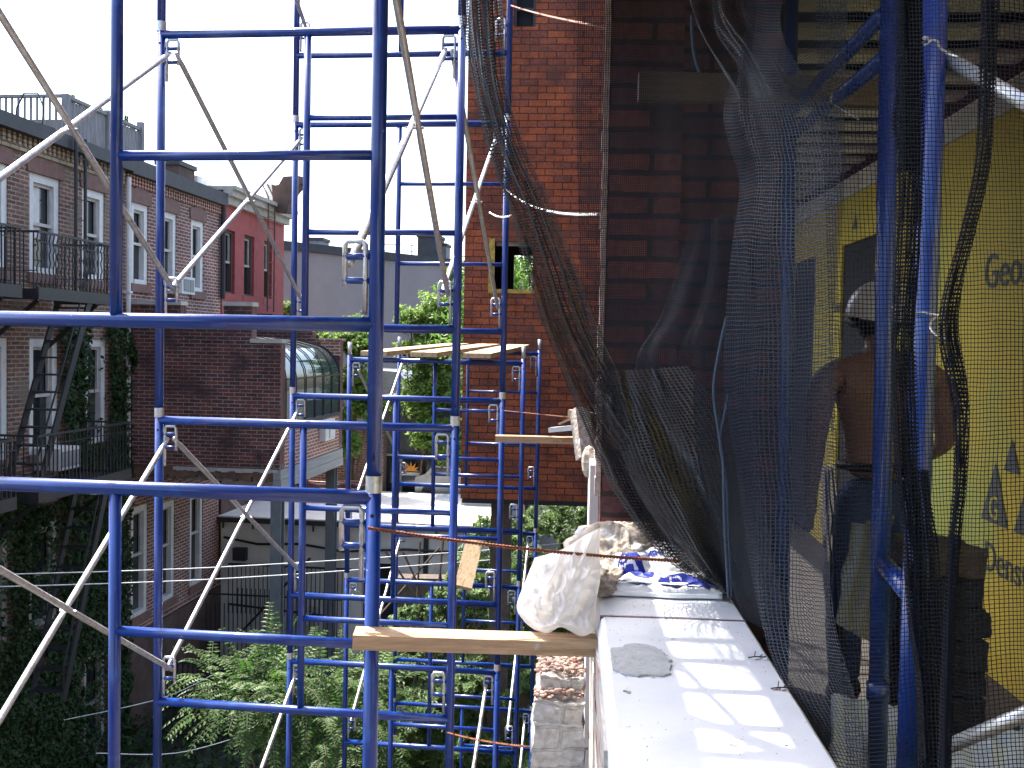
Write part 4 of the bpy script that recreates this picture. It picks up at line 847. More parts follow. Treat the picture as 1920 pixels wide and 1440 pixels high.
o = MB(); o.box((.02, -.7, 0), (.3, 2.2, Z(-.42))); o.build('masonry', M['brickP'], ls)
o = MB(); o.box((-.07, -.2, 0), (-.035, .2, Z(-.50))); o.box((-.05, .0, Z(-.50)), (-.03, .2, Z(-.46))); o.build('white_strip', M['white'], ls)
o = MB(); o.ball((-.07, .1, Z(-.52)), .05, 8, 6, sc_=(.7, 1, 1.5)); o.build('plaster_lump', M['mortar'], ls)
# timber scraps at the far wall end
def board(a, b, w_, h_, label, m='wood', name='timber_board'):
    o = MB(); o.bar(a, b, w_, h_); return tag(o.build(name, M[m]), label, 'board')
board(P(929, 822, 6.6), P(1090, 826, 6.6), .10, .042, 'pale timber board sticking out level beside the brick siding wall')
board(P(1032, 806, 6.4), P(1100, 800, 6.3), .07, .03, 'white splintered lath above the level timber board', 'white')
board(P(1086, 768, 6.2), P(1098, 860, 6.1), .09, .10, 'upright stack of pale plaster and timber at the wall end', 'mortar', 'plaster_stack')
board(P(1070, 775, 6.3), P(1108, 782, 6.2), .06, .05, 'short pale block on top of the plaster stack', 'wood')
board(P(1048, 795, 6.35), P(1080, 780, 6.3), .02, .012, 'thin curved splinter pointing left at the wall end', 'wood')
board(P(664, 1196, 2.76), P(1119, 1210, 2.80), .089, .04, 'long sunlit two by four running from the near post to the ledge')
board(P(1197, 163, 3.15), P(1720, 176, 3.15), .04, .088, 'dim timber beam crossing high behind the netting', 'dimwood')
# terrace floor, deck, yellow wall
tf = thing('terrace', 'dim unfinished terrace behind the netting', 'building')
tf.location = GB @ Vector((1.3, 4, -1.6)); tf.rotation_euler = (0, 0, -radians(BA))
def tl(x, y, z): return (x-1.3, y-4, z+1.6)
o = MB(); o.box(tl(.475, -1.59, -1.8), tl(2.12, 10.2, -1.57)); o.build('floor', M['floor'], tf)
yh = [(7.05, 7.92, -1.57, .81), (8.75, 9.6, -1.57, .81)]
o = MB(); ys = sorted([-2.4, 10.2]); hs = [(a-4, b-4, c+1.6, d+1.6) for a, b, c, d in yh]
holed(o, 2.07-1.3, -1.59-4, 10.2-4, .03, 1.16+1.6, hs, depth=.02, axis='x', sgn=-1); o.build('yellow_wall', M['yellow'], tf)
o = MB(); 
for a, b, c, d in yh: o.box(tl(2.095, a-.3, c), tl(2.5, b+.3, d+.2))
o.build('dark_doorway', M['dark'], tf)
o = MB(); o.box(tl(2.05, -1.59, 1.162), tl(2.2, 10.2, 1.30)); o.build('head_track', M['deck'], tf)
o = MB(); 
for k in range(21):
    y = 2.6+k*.38; o.box(tl(.55, y, 1.405), tl(2.12, y+.17, 1.43)); 
o.build('deck_ribs', M['deck'], tf)
o = MB(); o.box(tl(.42, 2.5, 1.46), tl(2.3, 10.2, 1.66)); o.box(tl(.12, 3.4, 1.46), tl(.419, 4.2, 1.66)); o.build('deck_slab', M['dark'], tf)  # small second block added out of sight to stop stray sun
o = MB(); o.box(tl(.12, 3.75, 1.662), tl(2.3, 4.05, 5.0)); o.build('sun_block_wall', M['brickP'], tf)  # unseen wall added above the deck to block the sun
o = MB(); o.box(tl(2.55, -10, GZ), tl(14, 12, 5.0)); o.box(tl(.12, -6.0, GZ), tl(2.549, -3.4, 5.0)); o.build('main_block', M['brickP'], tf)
o = MB(); o.box(tl(.45, 10.0, -1.57), tl(2.1, 10.2, 1.45)); o.box(tl(.73, 3.93, -1.57), tl(.8, 4.95, 1.45)); o.build('end_wall_and_sun_block', M['brown'], tf)  # second box is a short hidden wall, sized to stop sun leaking in
# lettering on the yellow boards
def text(s, size, m, parent, mtx, nm='lettering', ext=.001, flip=False):
    cu = bpy.data.curves.new('t', 'FONT'); cu.body = s; cu.size = size; cu.extrude = ext; to = bpy.data.objects.new('t', cu); C.objects.link(to)
    dg = bpy.context.evaluated_depsgraph_get(); dg.update(); me = bpy.data.meshes.new_from_object(to.evaluated_get(dg)); bpy.data.objects.remove(to)
    me.transform(mtx); me.materials.clear(); me.materials.append(m); me.name = nm
    o = bpy.data.objects.new(nm, me); C.objects.link(o); o.parent = parent; return o
def wallm(y, z): return Matrix.Translation(Vector(tl(2.066, y, z))) @ Matrix(((0, 0, -1, 0), (-1, 0, 0, 0), (0, 1, 0, 0), (0, 0, 0, 1)))
text('Georgia-Pacific', .24, M['black_ink'], tf, wallm(5.20, .33)); text('DensGlass', .20, M['black_ink'], tf, wallm(5.08, -1.06)); text('Gold', .13, M['black_ink'], tf, wallm(8.15, .3))
o = MB()
def tri(y, z, s): o.poly([tl(2.064, y, z), tl(2.064, y-s, z), tl(2.064, y-s*.5, z+s)])
tri(7.62, 1.0-.1, .12); tri(4.88, -.55, .16); tri(5.12, -.82, .30); tri(4.75, -.82, .30); tri(6.2, -.2, .12); o.build('printed_triangle', M['black_ink'], tf)
text('G', .16, M['yellow'], tf, wallm(5.03, -.80) @ Matrix.Translation((0, 0, .004)))

# ------------------------------------------------------------------ near interior scaffold behind the net
nf = thing('scaffold_bay', 'blue scaffold frame just behind the netting, nearest pair of posts at right', 'scaffold frame', P(1657, 1440, 2.4), 0, 'blue scaffold frames')
n1t, n1b = P(1671, -150, 2.4), P(1643, 1560, 2.38); n2t, n2b = P(1758, -150, 1.78), P(1700, 1560, 1.85)
for a, b in ((n1t, n1b), (n2t, n2b)): o = MB(); o.tube([a, b], .0225, 18); o.build('leg', M['blue'], nf, smooth=True, world=True)
for (ax, ay, bx, by) in ((1655, 28, 1480, 215), (1655, 112, 1492, 250)):
    a = P(ax, ay, 2.4); bb = P(bx, by, 3.35); o = MB(); o.tube([a, bb], .020, 14); o.build('bar', M['blue'], nf, smooth=True, world=True)
a = P(1655, 1056, 2.4); b = P(1706, 1110, 1.86); o = MB(); o.tube([a, b], .0205, 14); o.build('bar', M['blue'], nf, smooth=True, world=True)
a = P(1646, 1296, 2.38); o = MB(); o.tube([a-Vector((0, 0, .02)), a+Vector((0, 0, .02))], .027, 14); o.build('coupling_collar', M['blue'], nf, smooth=True, world=True)
nf2 = thing('scaffold_bay', 'blue scaffold posts farther behind the netting beside the yellow wall', 'scaffold frame', P(1470, 1200, 3.5), 0, 'blue scaffold frames')
for (tx, bx, d) in ((1458, 1442, 3.75), (1486, 1462, 3.4)):
    o = MB(); o.tube([P(tx, -100, d), P(bx, 1500, d)], .0225, 14); o.build('leg', M['blue'], nf2, smooth=True, world=True)
o = MB(); o.tube([P(1486, 252, 3.4), P(1458, 262, 3.75)], .02, 12); o.build('bar', M['blue'], nf2, smooth=True, world=True)
def rod(name, pts, r, label, cat, m, n_=12, smooth=True): o = MB(); o.tube(pts, r, n_); return tag(o.build(name, M[m], smooth=smooth), label, cat)
rod('cross_brace', [P(1775, 108, 1.8), P(1990, 232, 1.55)], .0125, 'silver brace tube sloping down at upper right behind the netting', 'cross brace', 'galv')
rod('cross_brace', [P(1735, 1418, 1.85), P(2000, 1305, 1.6)], .013, 'silver brace tube rising at lower right corner behind the netting', 'cross brace', 'galv')

# ------------------------------------------------------------------ wires and cords
def twisted(p, q_, r, turns, sag, m, label, name='twisted_wire', cat='wire'):
    o = MB(); p, q_ = Vector(p), Vector(q_); L = (q_-p).length; d = (q_-p)/L; u = d.orthogonal().normalized(); v = d.cross(u); n_ = int(turns*6)
    for ph in (0, pi): o.tube([p+d*(L*k/n_)+(u*cos(ph+2*pi*turns*k/n_)+v*sin(ph+2*pi*turns*k/n_))*r*1.05 - Vector((0, 0, sag*4*(k/n_)*(1-k/n_))) for k in range(n_+1)], r, 5)
    return tag(o.build(name, M[m], smooth=True), label, cat)
twisted(P(690, 990, 2.76), P(1275, 1052, 3.0), .0028, 46, .012, 'wire', 'rusty twisted wire from the big near post to the ledge')
twisted(P(838, 1373, 4.9), P(1092, 1404, 3.4), .0026, 40, .02, 'wire', 'rusty twisted wire from the second post to an eye below the ledge')
twisted(P(945, 770, 7.0), P(1075, 783, 6.3), .0022, 26, .0, 'wire', 'thin rusty twisted wire reaching the far wall end')
twisted(P(918, 398, 7.0), P(958, 404, 6.5), .004, 6, .02, 'wirew', 'short bright wire end beside the third post')
twisted(P(950, 356, 6.9), P(1122, 402, 3.45), .0035, 50, .05, 'wirew', 'bright doubled wire tied to the brick pier')
twisted(P(958, 10, 6.9), P(1140, 52, 3.45), .003, 40, .01, 'wire', 'thin wire across the top of the brick siding wall')
o = MB(); e = P(1087, 1404, 3.38); o.tube([e+Vector((.022*cos(k*pi/5)-.01, 0, .012*sin(k*pi/5))) for k in range(10)], .004, 6); o.tube([e+Vector((.012, 0, 0)), e+Vector((.05, .02, -.004))], .004, 6); tag(o.build('eye_bolt', M['galv'], smooth=True), 'bright eye bolt holding the lower rusty wire', 'eye bolt')
def line(name, pts, r, m, label, cat):
    P_ = [Vector(p) for p in pts]; out = []
    for i in range(len(P_)-1):
        p0, p1, p2, p3 = P_[max(i-1, 0)], P_[i], P_[i+1], P_[min(i+2, len(P_)-1)]
        for k in range(8): t = k/8; out.append(.5*((2*p1)+(p2-p0)*t+(2*p0-5*p1+4*p2-p3)*t*t+(3*p1-p0-3*p2+p3)*t**3))
    out.append(P_[-1]); return rod(name, out, r, label, cat, m, 7)
line('clothes_line', [P(-30, 1078, 12), P(400, 1064, 12.3), P(880, 1034, 12.6), P(1060, 1018, 12.9)], .0065, 'rope', 'upper of two white clothes lines across the yard', 'clothes line')
line('clothes_line', [P(-30, 1101, 12), P(400, 1086, 12.3), P(880, 1053, 12.6), P(1060, 1038, 12.9)], .0065, 'rope', 'lower of two white clothes lines across the yard', 'clothes line')
line('slack_cable', [P(120, 1350, 14), P(300, 1310, 14), P(400, 1265, 14)], .006, 'rope', 'thin slack cable in the dark yard at lower left', 'cable')
line('slack_cable', [P(180, 1412, 13), P(330, 1412, 13), P(470, 1375, 13)], .006, 'rope', 'thin sagging cable at the very bottom left', 'cable')
line('blue_cord', [P(1297, 28, 2.9), P(1299, 80, 2.9), P(1304, 112, 2.9), P(1312, 136, 2.9)], .005, 'bluerope', 'short blue grey cord hanging at the top of the netting', 'cord')
line('blue_cord', [P(1362, 595, 2.6), P(1348, 660, 2.6), P(1338, 730, 2.6), P(1346, 800, 2.6), P(1356, 868, 2.6), P(1358, 960, 2.6), P(1366, 1120, 2.75)], .004, 'bluerope', 'long blue grey cord looping down the middle of the netting', 'cord')
line('blue_cord', [P(1366, 740, 2.6), P(1358, 780, 2.6), P(1350, 830, 2.6), P(1362, 900, 2.6), P(1364, 960, 2.6), P(1372, 1120, 2.75)], .0035, 'bluerope', 'second blue grey cord crossing the long one', 'cord')
line('tie_wire', [P(1727, 74, 1.72), P(1733, 84, 1.70), P(1744, 78, 1.68), P(1738, 70, 1.7), P(1728, 72, 1.7), P(1755, 76, 1.69), P(1762, 88, 1.66), P(1778, 100, 1.6), P(1796, 107, 1.58)], .0022, 'wirew', 'small bright wire knot near the top of the nearest right post', 'tie wire')
line('tie_wire', [P(1714, 590, 1.8), P(1730, 586, 1.76), P(1755, 590, 1.72), P(1768, 594, 1.7), P(1752, 596, 1.68), P(1744, 612, 1.66), P(1755, 628, 1.64), P(1782, 636, 1.6)], .0022, 'wirew', 'white wire loop round the nearest right post at mid height', 'tie wire')
line('tie_wire', [P(1545, 190, 2.5), P(1556, 192, 2.45), P(1560, 175, 2.45), P(1556, 190, 2.4), P(1590, 212, 2.35), P(1610, 224, 2.3)], .0022, 'wirew', 'small bright wire tie on the sloping blue bars', 'tie wire')

# ------------------------------------------------------------------ bag heap on the ledge
def crumple(o_fn, nu, nv, amp, sc_=6, seed=0, amp2=None):
    R_ = []
    for j in range(nv+1):
        row = []
        for i in range(nu+1):
            p = Vector(o_fn(i/nu, j/nv)); k = (1-abs(nz(p, sc_, seed)*2))*amp + (1-abs(nz(p, sc_*2.3, seed+2)*2))*amp*.5 + nz(p, sc_*6, seed+4)*amp*.12
            row.append(p+Vector((nz(p, sc_, seed+9)*amp*.6, nz(p, sc_, seed+12)*amp*.6, k)))
        R_.append(row)
    return R_
heap = thing('mortar_bag_heap', 'pile of torn white mortar bags and dried mortar on the far end of the ledge', 'bag heap', GB @ Vector((.25, 3.25, -.75)), -radians(BA))
def shell(c, r, nu, nv, amp, sc_, seed, flat=None):
    R_ = []; uv = []
    for j in range(nv+1):
        th = pi*j/nv; row = []
        for i in range(nu+1):
            ph = 2*pi*(i % nu)/nu; d = Vector((sin(th)*cos(ph), sin(th)*sin(ph), cos(th)))
            k = 1+amp*((1-abs(nz(d, sc_, seed)*2.2))+.5*(1-abs(nz(d, sc_*2.4, seed+3)*2.2))-.8) + amp*.25*nz(d, sc_*7, seed+5)
            p = Vector((c[0]+d.x*r[0]*k, c[1]+d.y*r[1]*k, c[2]+d.z*r[2]*k))
            if flat is not None: p.z = max(p.z, flat)
            row.append(p)
        R_.append(row)
    return R_
def facet(c, r, nu, nv, seed, npl=30, wr=.03, flat=None, lo=.62, hi=1.02, sag=0):
    """Crumpled sack: intersection of random half spaces, then fine wrinkles."""
    rn = random.Random(seed); pl = []
    for _ in range(npl): n_ = Vector((rn.gauss(0, 1), rn.gauss(0, 1), rn.gauss(0, 1))).normalized(); pl.append((n_, rn.uniform(lo, hi)))
    R_ = []
    for j in range(nv+1):
        th = pi*j/nv; row = []
        for i in range(nu+1):
            ph = 2*pi*(i % nu)/nu; d = Vector((sin(th)*cos(ph), sin(th)*sin(ph), cos(th)))
            k = 1.25
            for n_, h in pl:
                q_ = d.dot(n_)
                if q_ > .05: k = min(k, h/q_)
            k += wr*((1-abs(nz(d, 3.1, seed)*2))+.6*(1-abs(nz(d, 7, seed+3)*2)))+wr*.3*nz(d, 15, seed+5)
            p = Vector((c[0]+d.x*r[0]*k, c[1]+d.y*r[1]*k, c[2]+d.z*r[2]*k - sag*max(0, -d.z)*abs(nz(d, 2, seed+8))))
            if flat is not None: p.z = max(p.z, flat)
            row.append(p)
        R_.append(row)
    return R_
def solid(parent, nm, m, c, r, nu, nv, seed, **k): o = MB(GB); o.grid(facet(c, r, nu, nv, seed, **k)); return o.build(nm, m, parent, smooth=True, world=parent is not None)
solid(heap, 'mortar_lump', M['mortar'], (.18, 3.24, -.71), (.15, .14, .12), 72, 44, 1, npl=40, wr=.10, flat=-.748)
solid(heap, 'mortar_lump', M['mortar'], (.10, 3.12, -.73), (.10, .17, .06), 72, 44, 4, npl=40, wr=.12, flat=-.748)
solid(heap, 'mortar_lump', M['mortar'], (.22, 3.33, -.64), (.11, .08, .075), 60, 40, 8, npl=36, wr=.12, flat=-.748)
solid(heap, 'mortar_lump', M['mortar'], (.02, 3.22, -.76), (.09, .12, .10), 60, 40, 9, npl=36, wr=.12)
solid(heap, 'white_bag', M['plastic'], (.29, 3.22, -.70), (.15, .10, .085), 80, 50, 5, npl=22, wr=.03, flat=-.748)
solid(heap, 'white_bag', M['plastic'], (.13, 3.30, -.665), (.07, .07, .075), 70, 44, 15, npl=20, wr=.03, flat=-.748)
solid(heap, 'white_bag', M['plastic'], (.20, 3.14, -.70), (.07, .05, .055), 70, 44, 16, npl=20, wr=.03, flat=-.748)
fb_ = MB(GB); RR = crumple(lambda u, v: (.095+.37*u+.03*v, 2.99+.30*v, -.742+.03*sin(pi*min(1, v*1.15))*(1-.4*u)), 90, 60, .022, 9, 3)
for j, row in enumerate(RR):
    for i, p in enumerate(row):
        if j == 0: p.z = -.744
        p.z = max(p.z, -.7455)
fb_.grid(RR); FBo = fb_.build('printed_bag', M['plastic'], heap, smooth=True, world=True)
edge = MB(GB); edge.tube([RR[0][i]+Vector((0, 0, .006)) for i in range(0, 91, 3)], .008, 8); edge.build('rolled_bag_edge', M['plastic'], heap, smooth=True, world=True)
# printing, projected down on the crumpled bag
bm = bmesh.new()
for ch in heap.children:
    if 'bag' in ch.name: bm.from_mesh(ch.data)
wmh = wmat(heap); tree_ = bvhtree.BVHTree.FromBMesh(bm)
def project(me):
    for v in me.vertices:
        h = tree_.ray_cast(Vector((v.co.x, v.co.y, 1)), Vector((0, 0, -1)))
        if h[0] is not None: v.co.z = h[0].z+.0025
        else: v.co.z = .012
def printed(s, size, x, y, rot, m='blueink'):
    cu = bpy.data.curves.new('t', 'FONT'); cu.body = s; cu.size = size; cu.resolution_u = 4; cu.offset = .0012; to = bpy.data.objects.new('t', cu); C.objects.link(to)
    dg = bpy.context.evaluated_depsgraph_get(); dg.update(); me = bpy.data.meshes.new_from_object(to.evaluated_get(dg)); bpy.data.objects.remove(to)
    b2 = bmesh.new(); b2.from_mesh(me); bmesh.ops.triangulate(b2, faces=b2.faces)
    for _ in range(3):
        ed = [e for e in b2.edges if e.calc_length() > .006]
        if ed: bmesh.ops.subdivide_edges(b2, edges=ed, cuts=1)
        bmesh.ops.triangulate(b2, faces=b2.faces)
    b2.transform(Matrix.Translation((x, y, 0)) @ Matrix.Rotation(radians(rot), 4, 'Z')); b2.to_mesh(me); b2.free(); project(me)
    me.materials.clear(); me.materials.append(M[m]); o = bpy.data.objects.new('printed_lettering', me); C.objects.link(o); o.parent = heap
def blob(pts, m='blueink'):
    b2 = bmesh.new(); f = b2.faces.new([b2.verts.new((x, y, 0)) for x, y in pts]); bmesh.ops.triangulate(b2, faces=b2.faces)
    for _ in range(5):
        ed = [e for e in b2.edges if e.calc_length() > .007]
        if ed: bmesh.ops.subdivide_edges(b2, edges=ed, cuts=1)
        bmesh.ops.triangulate(b2, faces=b2.faces)
    me = bpy.data.meshes.new('printed_band'); b2.to_mesh(me); b2.free(); project(me); me.materials.append(M[m]); o = bpy.data.objects.new('printed_band', me); C.objects.link(o); o.parent = heap
# heap-local coordinates: x = X-.25, y = Y-3.25
blob([(-.10, -.17), (.0, -.21), (.02, -.17), (-.03, -.12), (-.09, -.13)]); blob([(.02, -.23), (.18, -.235), (.20, -.19), (.11, -.17), (.04, -.19)]); blob([(-.14, -.235), (.0, -.243), (-.02, -.232)])
hp = wmat(heap).inverted() @ (GB @ hit(1262, 1026, BA, 'z', -.70)); printed('NFAC', .075, hp.x, hp.y, 172); printed('G', .06, .06, -.225, 0, 'plastic'); printed('CEMENT', .022, -.02, -.10, 20)
bm.free()
lb_ = thing('plastic_bag', 'crumpled sunlit white plastic bag hanging over the ledge onto the two by four', 'plastic bag', GB @ Vector((0, 2.9, -.78)), -radians(BA))
BR = [[(1003, 1046), (1030, 1038), (1062, 1026), (1096, 1004), (1126, 990)], [(986, 1088), (1020, 1080), (1052, 1070), (1088, 1056), (1124, 1036)], [(969, 1136), (1008, 1126), (1045, 1120), (1082, 1100), (1126, 1080)],
      [(982, 1164), (1014, 1168), (1048, 1160), (1082, 1152), (1118, 1130)], [(1002, 1181), (1028, 1187), (1052, 1176), (1090, 1193), (1116, 1182)]]
BD = [[3.02, 3.0, 3.0, 3.05, 3.1], [2.98, 2.90, 2.90, 2.93, 3.0], [2.95, 2.84, 2.82, 2.86, 2.92], [2.90, 2.82, 2.80, 2.80, 2.86], [2.86, 2.80, 2.80, 2.77, 2.80]]
def cr1(L, t): return cr(L, t)
def cr(P_, t):
    n_ = len(P_)-1; x = max(0, min(n_-1e-6, t*n_)); i = int(x); f = x-i; p0, p1, p2, p3 = P_[max(i-1, 0)], P_[i], P_[i+1], P_[min(i+2, n_)]
    return .5*((2*p1)+(p2-p0)*f+(2*p0-5*p1+4*p2-p3)*f*f+(3*p1-p0-3*p2+p3)*f**3)
def drape(rows, deps, nu, nv, amp, back, seed):
    rows = [[P(px, py, d) for (px, py), d in zip(r_, dr)] for r_, dr in zip(rows, deps)]; F, B = [], []
    for j in range(nv+1):
        v = j/nv; cs = [cr([rows[q_][c] for q_ in range(len(rows))], v) for c in range(len(rows[0]))]; fr_, br_ = [], []
        for i in range(nu+1):
            u = i/nu; p = cr(cs, u); e = min(1, 6*min(u, 1-u, v, 1-v)+.15)
            w1 = nz((u*3.4+v*2.4, v*1.6-u*1.2, seed), 1); w2 = nz((u*6.5-v*4, v*4.2+u*2, seed+4), 1); w3 = nz((u*22, v*17, seed+8), 1)
            k = (1-abs(w1)*2.4)*amp+(1-abs(w2)*2.4)*amp*.5+(1-abs(w3)*2)*amp*.12
            dv = p.normalized(); fr_.append(p-dv*k*e); br_.append(p+dv*(back*e*(1-.3*abs(w1))))
        F.append(fr_); B.append(list(reversed(br_)))
    o = MB(); o.grid(F); o.grid(B); return o
drape(BR, BD, 110, 90, .045, .07, 5).build('bag', M['bagw'], lb_, smooth=True, world=True)
T2 = [[(1090, 1072), (1125, 1076), (1185, 1078), (1255, 1084), (1310, 1090)], [(1084, 1092), (1120, 1084), (1182, 1084), (1256, 1089), (1325, 1095)], [(1080, 1112), (1116, 1098), (1180, 1092), (1258, 1096), (1345, 1102)]]
D2 = [[3.1, 3.12, 3.12, 3.12, 3.12], [3.03, 3.06, 3.07, 3.07, 3.07], [2.93, 3.0, 3.02, 3.02, 3.02]]
drape(T2, D2, 90, 24, .008, .015, 11).build('bag_tail', M['plastic'], lb_, smooth=True, world=True)

# ------------------------------------------------------------------ the worker
wk = thing('person', 'shirtless worker seen from behind in white hard hat and blue jeans', 'person', (1.585, 4.3, -1.57), 0); wk.scale = (1.08, 1.06, 1.05)
def skinbody(name, nodes, edges, m, parent, root=0, sub=2):
    me = bpy.data.meshes.new(name); me.from_pydata([n_[0] for n_ in nodes], edges, []); o = bpy.data.objects.new(name, me); C.objects.link(o)
    o.modifiers.new('s', 'SKIN'); 
    for i, n_ in enumerate(nodes):
        r = n_[1]; me.skin_vertices[0].data[i].radius = r if hasattr(r, '__len__') else (r, r); me.skin_vertices[0].data[i].use_root = (i == root)
    ms_ = o.modifiers.new('u', 'SUBSURF'); ms_.levels = sub; ms_.render_levels = sub
    dg = bpy.context.evaluated_depsgraph_get(); dg.update(); m2 = bpy.data.meshes.new_from_object(o.evaluated_get(dg)); bpy.data.objects.remove(o)
    m2.materials.clear(); m2.materials.append(m); m2.polygons.foreach_set('use_smooth', [True]*len(m2.polygons)); m2.name = name
    o = bpy.data.objects.new(name, m2); C.objects.link(o); o.parent = parent; return o
nd = [((0, 0, .96), (.15, .105)), ((0, 0, 1.06), (.135, .10)), ((.0, .01, 1.18), (.155, .11)), ((0, .0, 1.32), (.205, .125)), ((0, .01, 1.42), (.165, .10)), ((0, .02, 1.49), .062), ((0, .035, 1.56), .058), ((0, .05, 1.63), (.072, .09)), ((0, .055, 1.70), (.07, .088)), ((0, .05, 1.75), (.045, .06)),
      ((-.16, 0, 1.40), .075), ((-.23, 0, 1.375), .066), ((-.25, -.01, 1.23), .054), ((-.255, 0, 1.12), .044), ((-.255, .03, .99), .038), ((-.25, .05, .90), .026), ((-.25, .06, .84), (.024, .036)),
      ((.16, 0, 1.40), .075), ((.23, .01, 1.375), .066), ((.265, .02, 1.24), .054), ((.28, .04, 1.12), .040), ((.25, .16, 1.06), .036), ((.22, .25, 1.04), .026), ((.21, .30, 1.04), (.034, .024)),
      ((0, .12, 1.63), .016), ((-.078, .045, 1.62), .014), ((.078, .045, 1.62), .014)]
ed = [(i, i+1) for i in range(9)]+[(4, 10), (10, 11), (11, 12), (12, 13), (13, 14), (14, 15), (15, 16), (4, 17), (17, 18), (18, 19), (19, 20), (20, 21), (21, 22), (22, 23), (7, 24), (7, 25), (7, 26)]
def fingers(ix, base, dirs):
    for k, (off, d, L) in enumerate(dirs):
        p = Vector(base)+Vector(off); d = Vector(d).normalized(); a = len(nd); nd.append((tuple(p+d*L*.35), .0095)); nd.append((tuple(p+d*L*.7+Vector((0, .004, 0))), .0085)); nd.append((tuple(p+d*L+Vector((0, .012, 0))), .007)); ed.extend([(ix, a), (a, a+1), (a+1, a+2)])
fingers(16, (-.25, .06, .82), [((0, .028, 0), (.05, .25, -1), .08), ((0, .010, 0), (.03, .1, -1), .09), ((0, -.008, 0), (0, 0, -1), .085), ((0, -.026, 0), (0, -.15, -1), .07), ((.01, .035, .03), (.5, .8, -.8), .06)])
fingers(23, (.205, .32, 1.04), [((.028, 0, 0), (.1, 1, -.3), .08), ((.01, 0, 0), (0, 1, -.35), .088), ((-.008, 0, 0), (-.05, 1, -.4), .083), ((-.026, 0, 0), (-.15, 1, -.4), .068), ((-.03, -.02, .01), (-.7, .6, .3), .06)])
skinbody('body', nd, ed, M['skin'], wk)
jd = [((0, 0, .93), (.155, .115)), ((0, 0, 1.0), (.148, .108)), ((-.09, 0, .82), .092), ((-.10, .02, .50), .068), ((-.105, -.01, .12), .055), ((.09, 0, .82), .092), ((.10, .03, .50), .068), ((.11, .0, .12), .055)]
skinbody('jeans', jd, [(0, 1), (0, 2), (2, 3), (3, 4), (0, 5), (5, 6), (6, 7)], M['denim'], wk)
o = MB(); R_ = []
o.tube([(.152*cos(k*pi/12), .112*sin(k*pi/12), 1.03) for k in range(25)], .014, 6, flat=1.6); o.build('belt', M['leather'], wk, smooth=True)
for x in (-.107, .112):
    o = MB(); o.ball((x, .05, .05), .06, 12, 8, sc_=(.8, 2.1, .8)); o.ball((x, -.01, .11), .062, 10, 6); o.build('boot', M['leather'], wk, smooth=True)
o = MB(); R_ = []
for j in range(10):
    th = pi/2*j/9
    R_.append([(.128*cos(2*pi*i/28)*cos(th)*1.0, .05+.152*sin(2*pi*i/28)*cos(th), 1.655+.135*sin(th)-.035*cos(th)*(1 if sin(2*pi*i/28) < 0 else .2)*abs(sin(2*pi*i/28))) for i in range(29)])
o.grid(R_); o.grid([[(.138*cos(2*pi*i/28), .05+(.165 if sin(2*pi*i/28) < 0 else .20)*sin(2*pi*i/28), 1.652-.04*(1 if sin(2*pi*i/28) < 0 else .2)*abs(sin(2*pi*i/28))) for i in range(29)], [(p[0], p[1], p[2]) for p in R_[0]]])
o.build('hard_hat', M['hat'], wk, smooth=True)
o = MB(); o.tube([(.118*cos(2*pi*i/20), .05+.14*sin(2*pi*i/20), 1.625-.02*(1 if sin(2*pi*i/20) < 0 else 0)) for i in range(21)], .013, 6, flat=1.5); o.build('helmet_band', M['leather'], wk, smooth=True)
o = MB(); o.ball((0, .05, 1.60), .082, 14, 8, sc_=(1, 1.15, .9)); o.build('hair', M['leather'], wk, smooth=True)
gt = thing('spray_bottle', 'green bottle held in the worker\'s right hand', 'bottle', (1.81, 4.65, -.57), 0)
o = MB(); o.tube([(0, 0, 0), (0, 0, .12), (0, 0, .15), (0, 0, .19)], .03, 12, rads=[.032, .032, .014, .012]); o.build('bottle_body', M['green'], gt, smooth=True); o = MB(); o.tube([(0, 0, .19), (0, 0, .22)], .015, 10); o.build('cap', M['black'], gt)
# things round the worker
o = MB(); a, b, c, d = P(1600, 985, 3.2), P(1680, 965, 3.3), P(1650, 1215, 2.9), P(1572, 1172, 2.9)
R_ = [[a.lerp(b, i/20).lerp(d.lerp(c, i/20), j/24)+Vector((0, .03*nz((i*.3, j*.12, 0), 1), 0))+Vector((0, .012, 0))*cos(i*.9) for i in range(21)] for j in range(25)]
o.grid(R_); R2 = [[p+Vector((0, .012, 0)) for p in row] for row in R_]; o.grid([list(reversed(r)) for r in R2]); tag(o.build('hanging_tarp', M['tarp'], smooth=True), 'grey tarpaulin hanging in front of the worker\'s legs', 'tarpaulin')
st_ = thing('block_pile', 'dark stack of rough blocks against the yellow wall', 'blocks', P(1752, 1290, 3.6)-Vector((0, 0, .2)), 0)
zb = wmat(st_).translation.z
for k in range(7):
    dx, dy = random.uniform(-.018, .018), random.uniform(-.04, .04); z0 = .002+.104*k; o = MB(); rough(o, (-.115+dx, -.12+dy, z0), (.115+dx, .14+dy, z0+.098), .02, .012, k); o.build('block', M['sack'] if k < 6 else M['dimwood'], st_)
def floorsheet(name, label, pxs, d0, m, seed, zoff=0):
    o = MB(); q0, q1, q2, q3 = [hit(px, py, 0, 'z', -1.54+zoff) for px, py in pxs]
    R_ = crumple(lambda u, v: q0.lerp(q1, u).lerp(q3.lerp(q2, u), v), 40, 40, .05, 5, seed); o.grid(R_)
    tag(o.build(name, m, smooth=True), label, 'plastic sheet')
pb = mat('pale_blue_sheet', (.52, .58, .64), .5, var=.1, vs=6)
